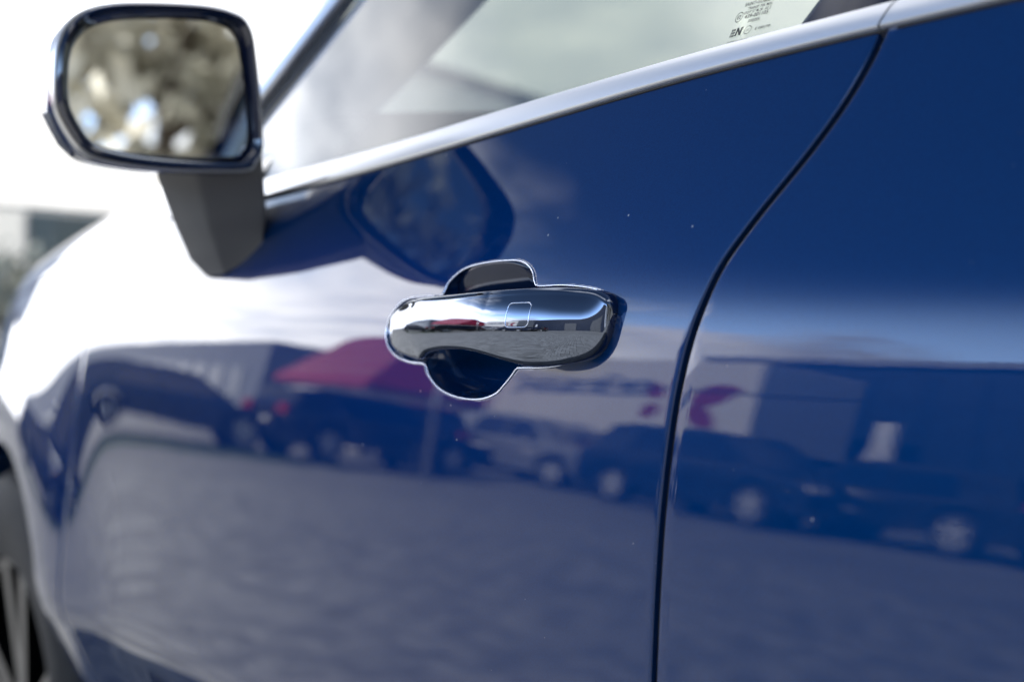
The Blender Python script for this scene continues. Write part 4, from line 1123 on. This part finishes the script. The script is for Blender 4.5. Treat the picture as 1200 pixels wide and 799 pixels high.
# ---- trees and shrubs
M_bark = mat('bark', (.10, .075, .055), .9, noise=(12, .3), bump=(40, .8))
def leaf_mat(name, c1, c2):
    m = mat(name, c1, .6); t = m.node_tree; b = t.nodes['Principled BSDF']
    an = t.nodes.new('ShaderNodeAttribute'); an.attribute_name = 'tone'; mx_ = t.nodes.new('ShaderNodeMix'); mx_.data_type = 'RGBA'
    t.links.new(an.outputs['Fac'], mx_.inputs[0]); mx_.inputs[6].default_value = (*c1, 1); mx_.inputs[7].default_value = (*c2, 1); t.links.new(mx_.outputs[2], b.inputs['Base Color'])
    return m
M_leafa = leaf_mat('leaf_green', (.11, .13, .115), (.24, .25, .20)); M_leafb = leaf_mat('leaf_pale', (.32, .31, .25), (.68, .63, .52))
def tree(loc, H, Rr, m, label, name='tree', cat='tree', nleaf=2600, seed=1, group=None, z0=.35, leaf=.16):
    rd = random.Random(seed); e = empty(name, (loc[0], loc[1], 0), label=label, cat=cat, group=group)
    b = MB(); b.tube([(0, 0, -.05), (.03*H*.1, .02, H*.25), (.05, -.03, H*.55), (0, 0, H*.85)], [.035*H*.8, .028*H*.8, .017*H*.8, .004*H], 9)
    cl = []
    for k in range(9):
        a = rd.uniform(0, 6.28); h = rd.uniform(.3, .7)*H; el = rd.uniform(.3, .9); L_ = Rr*rd.uniform(.6, .95)
        p1 = (math.cos(a)*L_*.5, math.sin(a)*L_*.5, h+L_*.25*el); p2 = (math.cos(a)*L_, math.sin(a)*L_, h+L_*el*.8)
        b.tube([(0, 0, h*.9), p1, p2], [.012*H, .008*H, .003*H], 6); cl.append(p2); cl.append(p1)
    b.out('trunk', M_bark, e, world=False, smooth=True)
    for k in range(12): 
        a = rd.uniform(0, 6.28); rr = Rr*math.sqrt(rd.random())*.8; cl.append((rr*math.cos(a), rr*math.sin(a), H*rd.uniform(z0+.1, .95)))
    V = []; F = []; T_ = []
    for k in range(nleaf):
        c = rd.choice(cl); s = Rr*.30; p = Vector((c[0]+rd.gauss(0, s*.6), c[1]+rd.gauss(0, s*.6), c[2]+rd.gauss(0, s*.5)))
        if p.z < z0*H*.6: continue
        n_ = Vector((rd.gauss(0, 1), rd.gauss(0, 1), rd.gauss(.4, 1))).normalized(); t1 = n_.orthogonal().normalized(); t2 = n_.cross(t1); L_ = leaf*rd.uniform(.6, 1.5)
        o = len(V); V += [p-t1*L_, p-t2*L_*.45+n_*L_*.1, p+t1*L_, p+t2*L_*.45+n_*L_*.1]; F.append((o, o+1, o+2, o+3)); T_.append(rd.random()*.6+.4*((hash((round(c[0], 1), round(c[2], 1))) % 7)/7))
    me = bpy.data.meshes.new('crown'); me.from_pydata([tuple(q) for q in V], [], F); me.update()
    me.attributes.new('tone', 'FLOAT', 'FACE').data.foreach_set('value', T_)
    link('crown', me, m, e, False); return e
G = 'trees in a row behind the car'
for i, (x, y, H, Rr, m, lb) in enumerate([
    (12.5, -1.2, 6.2, 2.2, M_leafb, 'pale leafed tree nearest the middle of the mirror glass'), (15.0, -4.6, 7.0, 2.2, M_leafa, 'dark green tree right behind the pale leafed one'),
    (16.0, 2.0, 8.0, 2.6, M_leafb, 'tall pale tree at the inner side of the mirror view'), (19.5, -7.8, 8.5, 2.2, M_leafb, 'pale spreading tree at the outer edge of the mirror view'), (22, -2.5, 10.5, 2.6, M_leafa, 'tallest dark green tree at the back of the row'),
    (13.5, -9.9, 8.5, 2.6, M_leafa, 'dark green tree further along the kerb from the pale ones'), (17.5, -14.0, 9.0, 2.8, M_leafa, 'last dark green tree at the far end of the row'), (12.6, -6.4, 8.8, 2.7, M_leafa, 'broad dark green tree standing nearest the parked blue car')]):
    tree((x, y), H, Rr*1.15, m, lb, nleaf=1250, seed=11+i, group=G, z0=.10, leaf=.30)
for i, (x, y, H, Rr, lb) in enumerate([(-22.5, 5.3, 1.9, 1.1, 'round grey green shrub left of the bonnet'), (-27, 9.4, 1.6, 1.1, 'pale shrub beside the round grey green one'), (-30.5, 9.3, 1.8, 1.2, 'taller shrub in front of the showroom glazing')]):
    tree((x, y), H, Rr, M_leafb if i else M_leafa, lb, name='shrub', cat='shrub', nleaf=700, seed=31+i, group='shrubs before the white showroom', z0=.02, leaf=.12)
wl = empty('boundary_wall', (33, -3, 0), label='long pale rendered wall closing the yard behind the trees', cat='wall')
b = MB(); b.box(-.15, -20, 0, .15, 20, 2.6, .02); b.out('panel', M_stone, wl, world=False)
b = MB(); b.box(-.2, -20.05, 2.6, .2, 20.05, 2.72, .02); b.out('coping', M_cladw, wl, world=False)
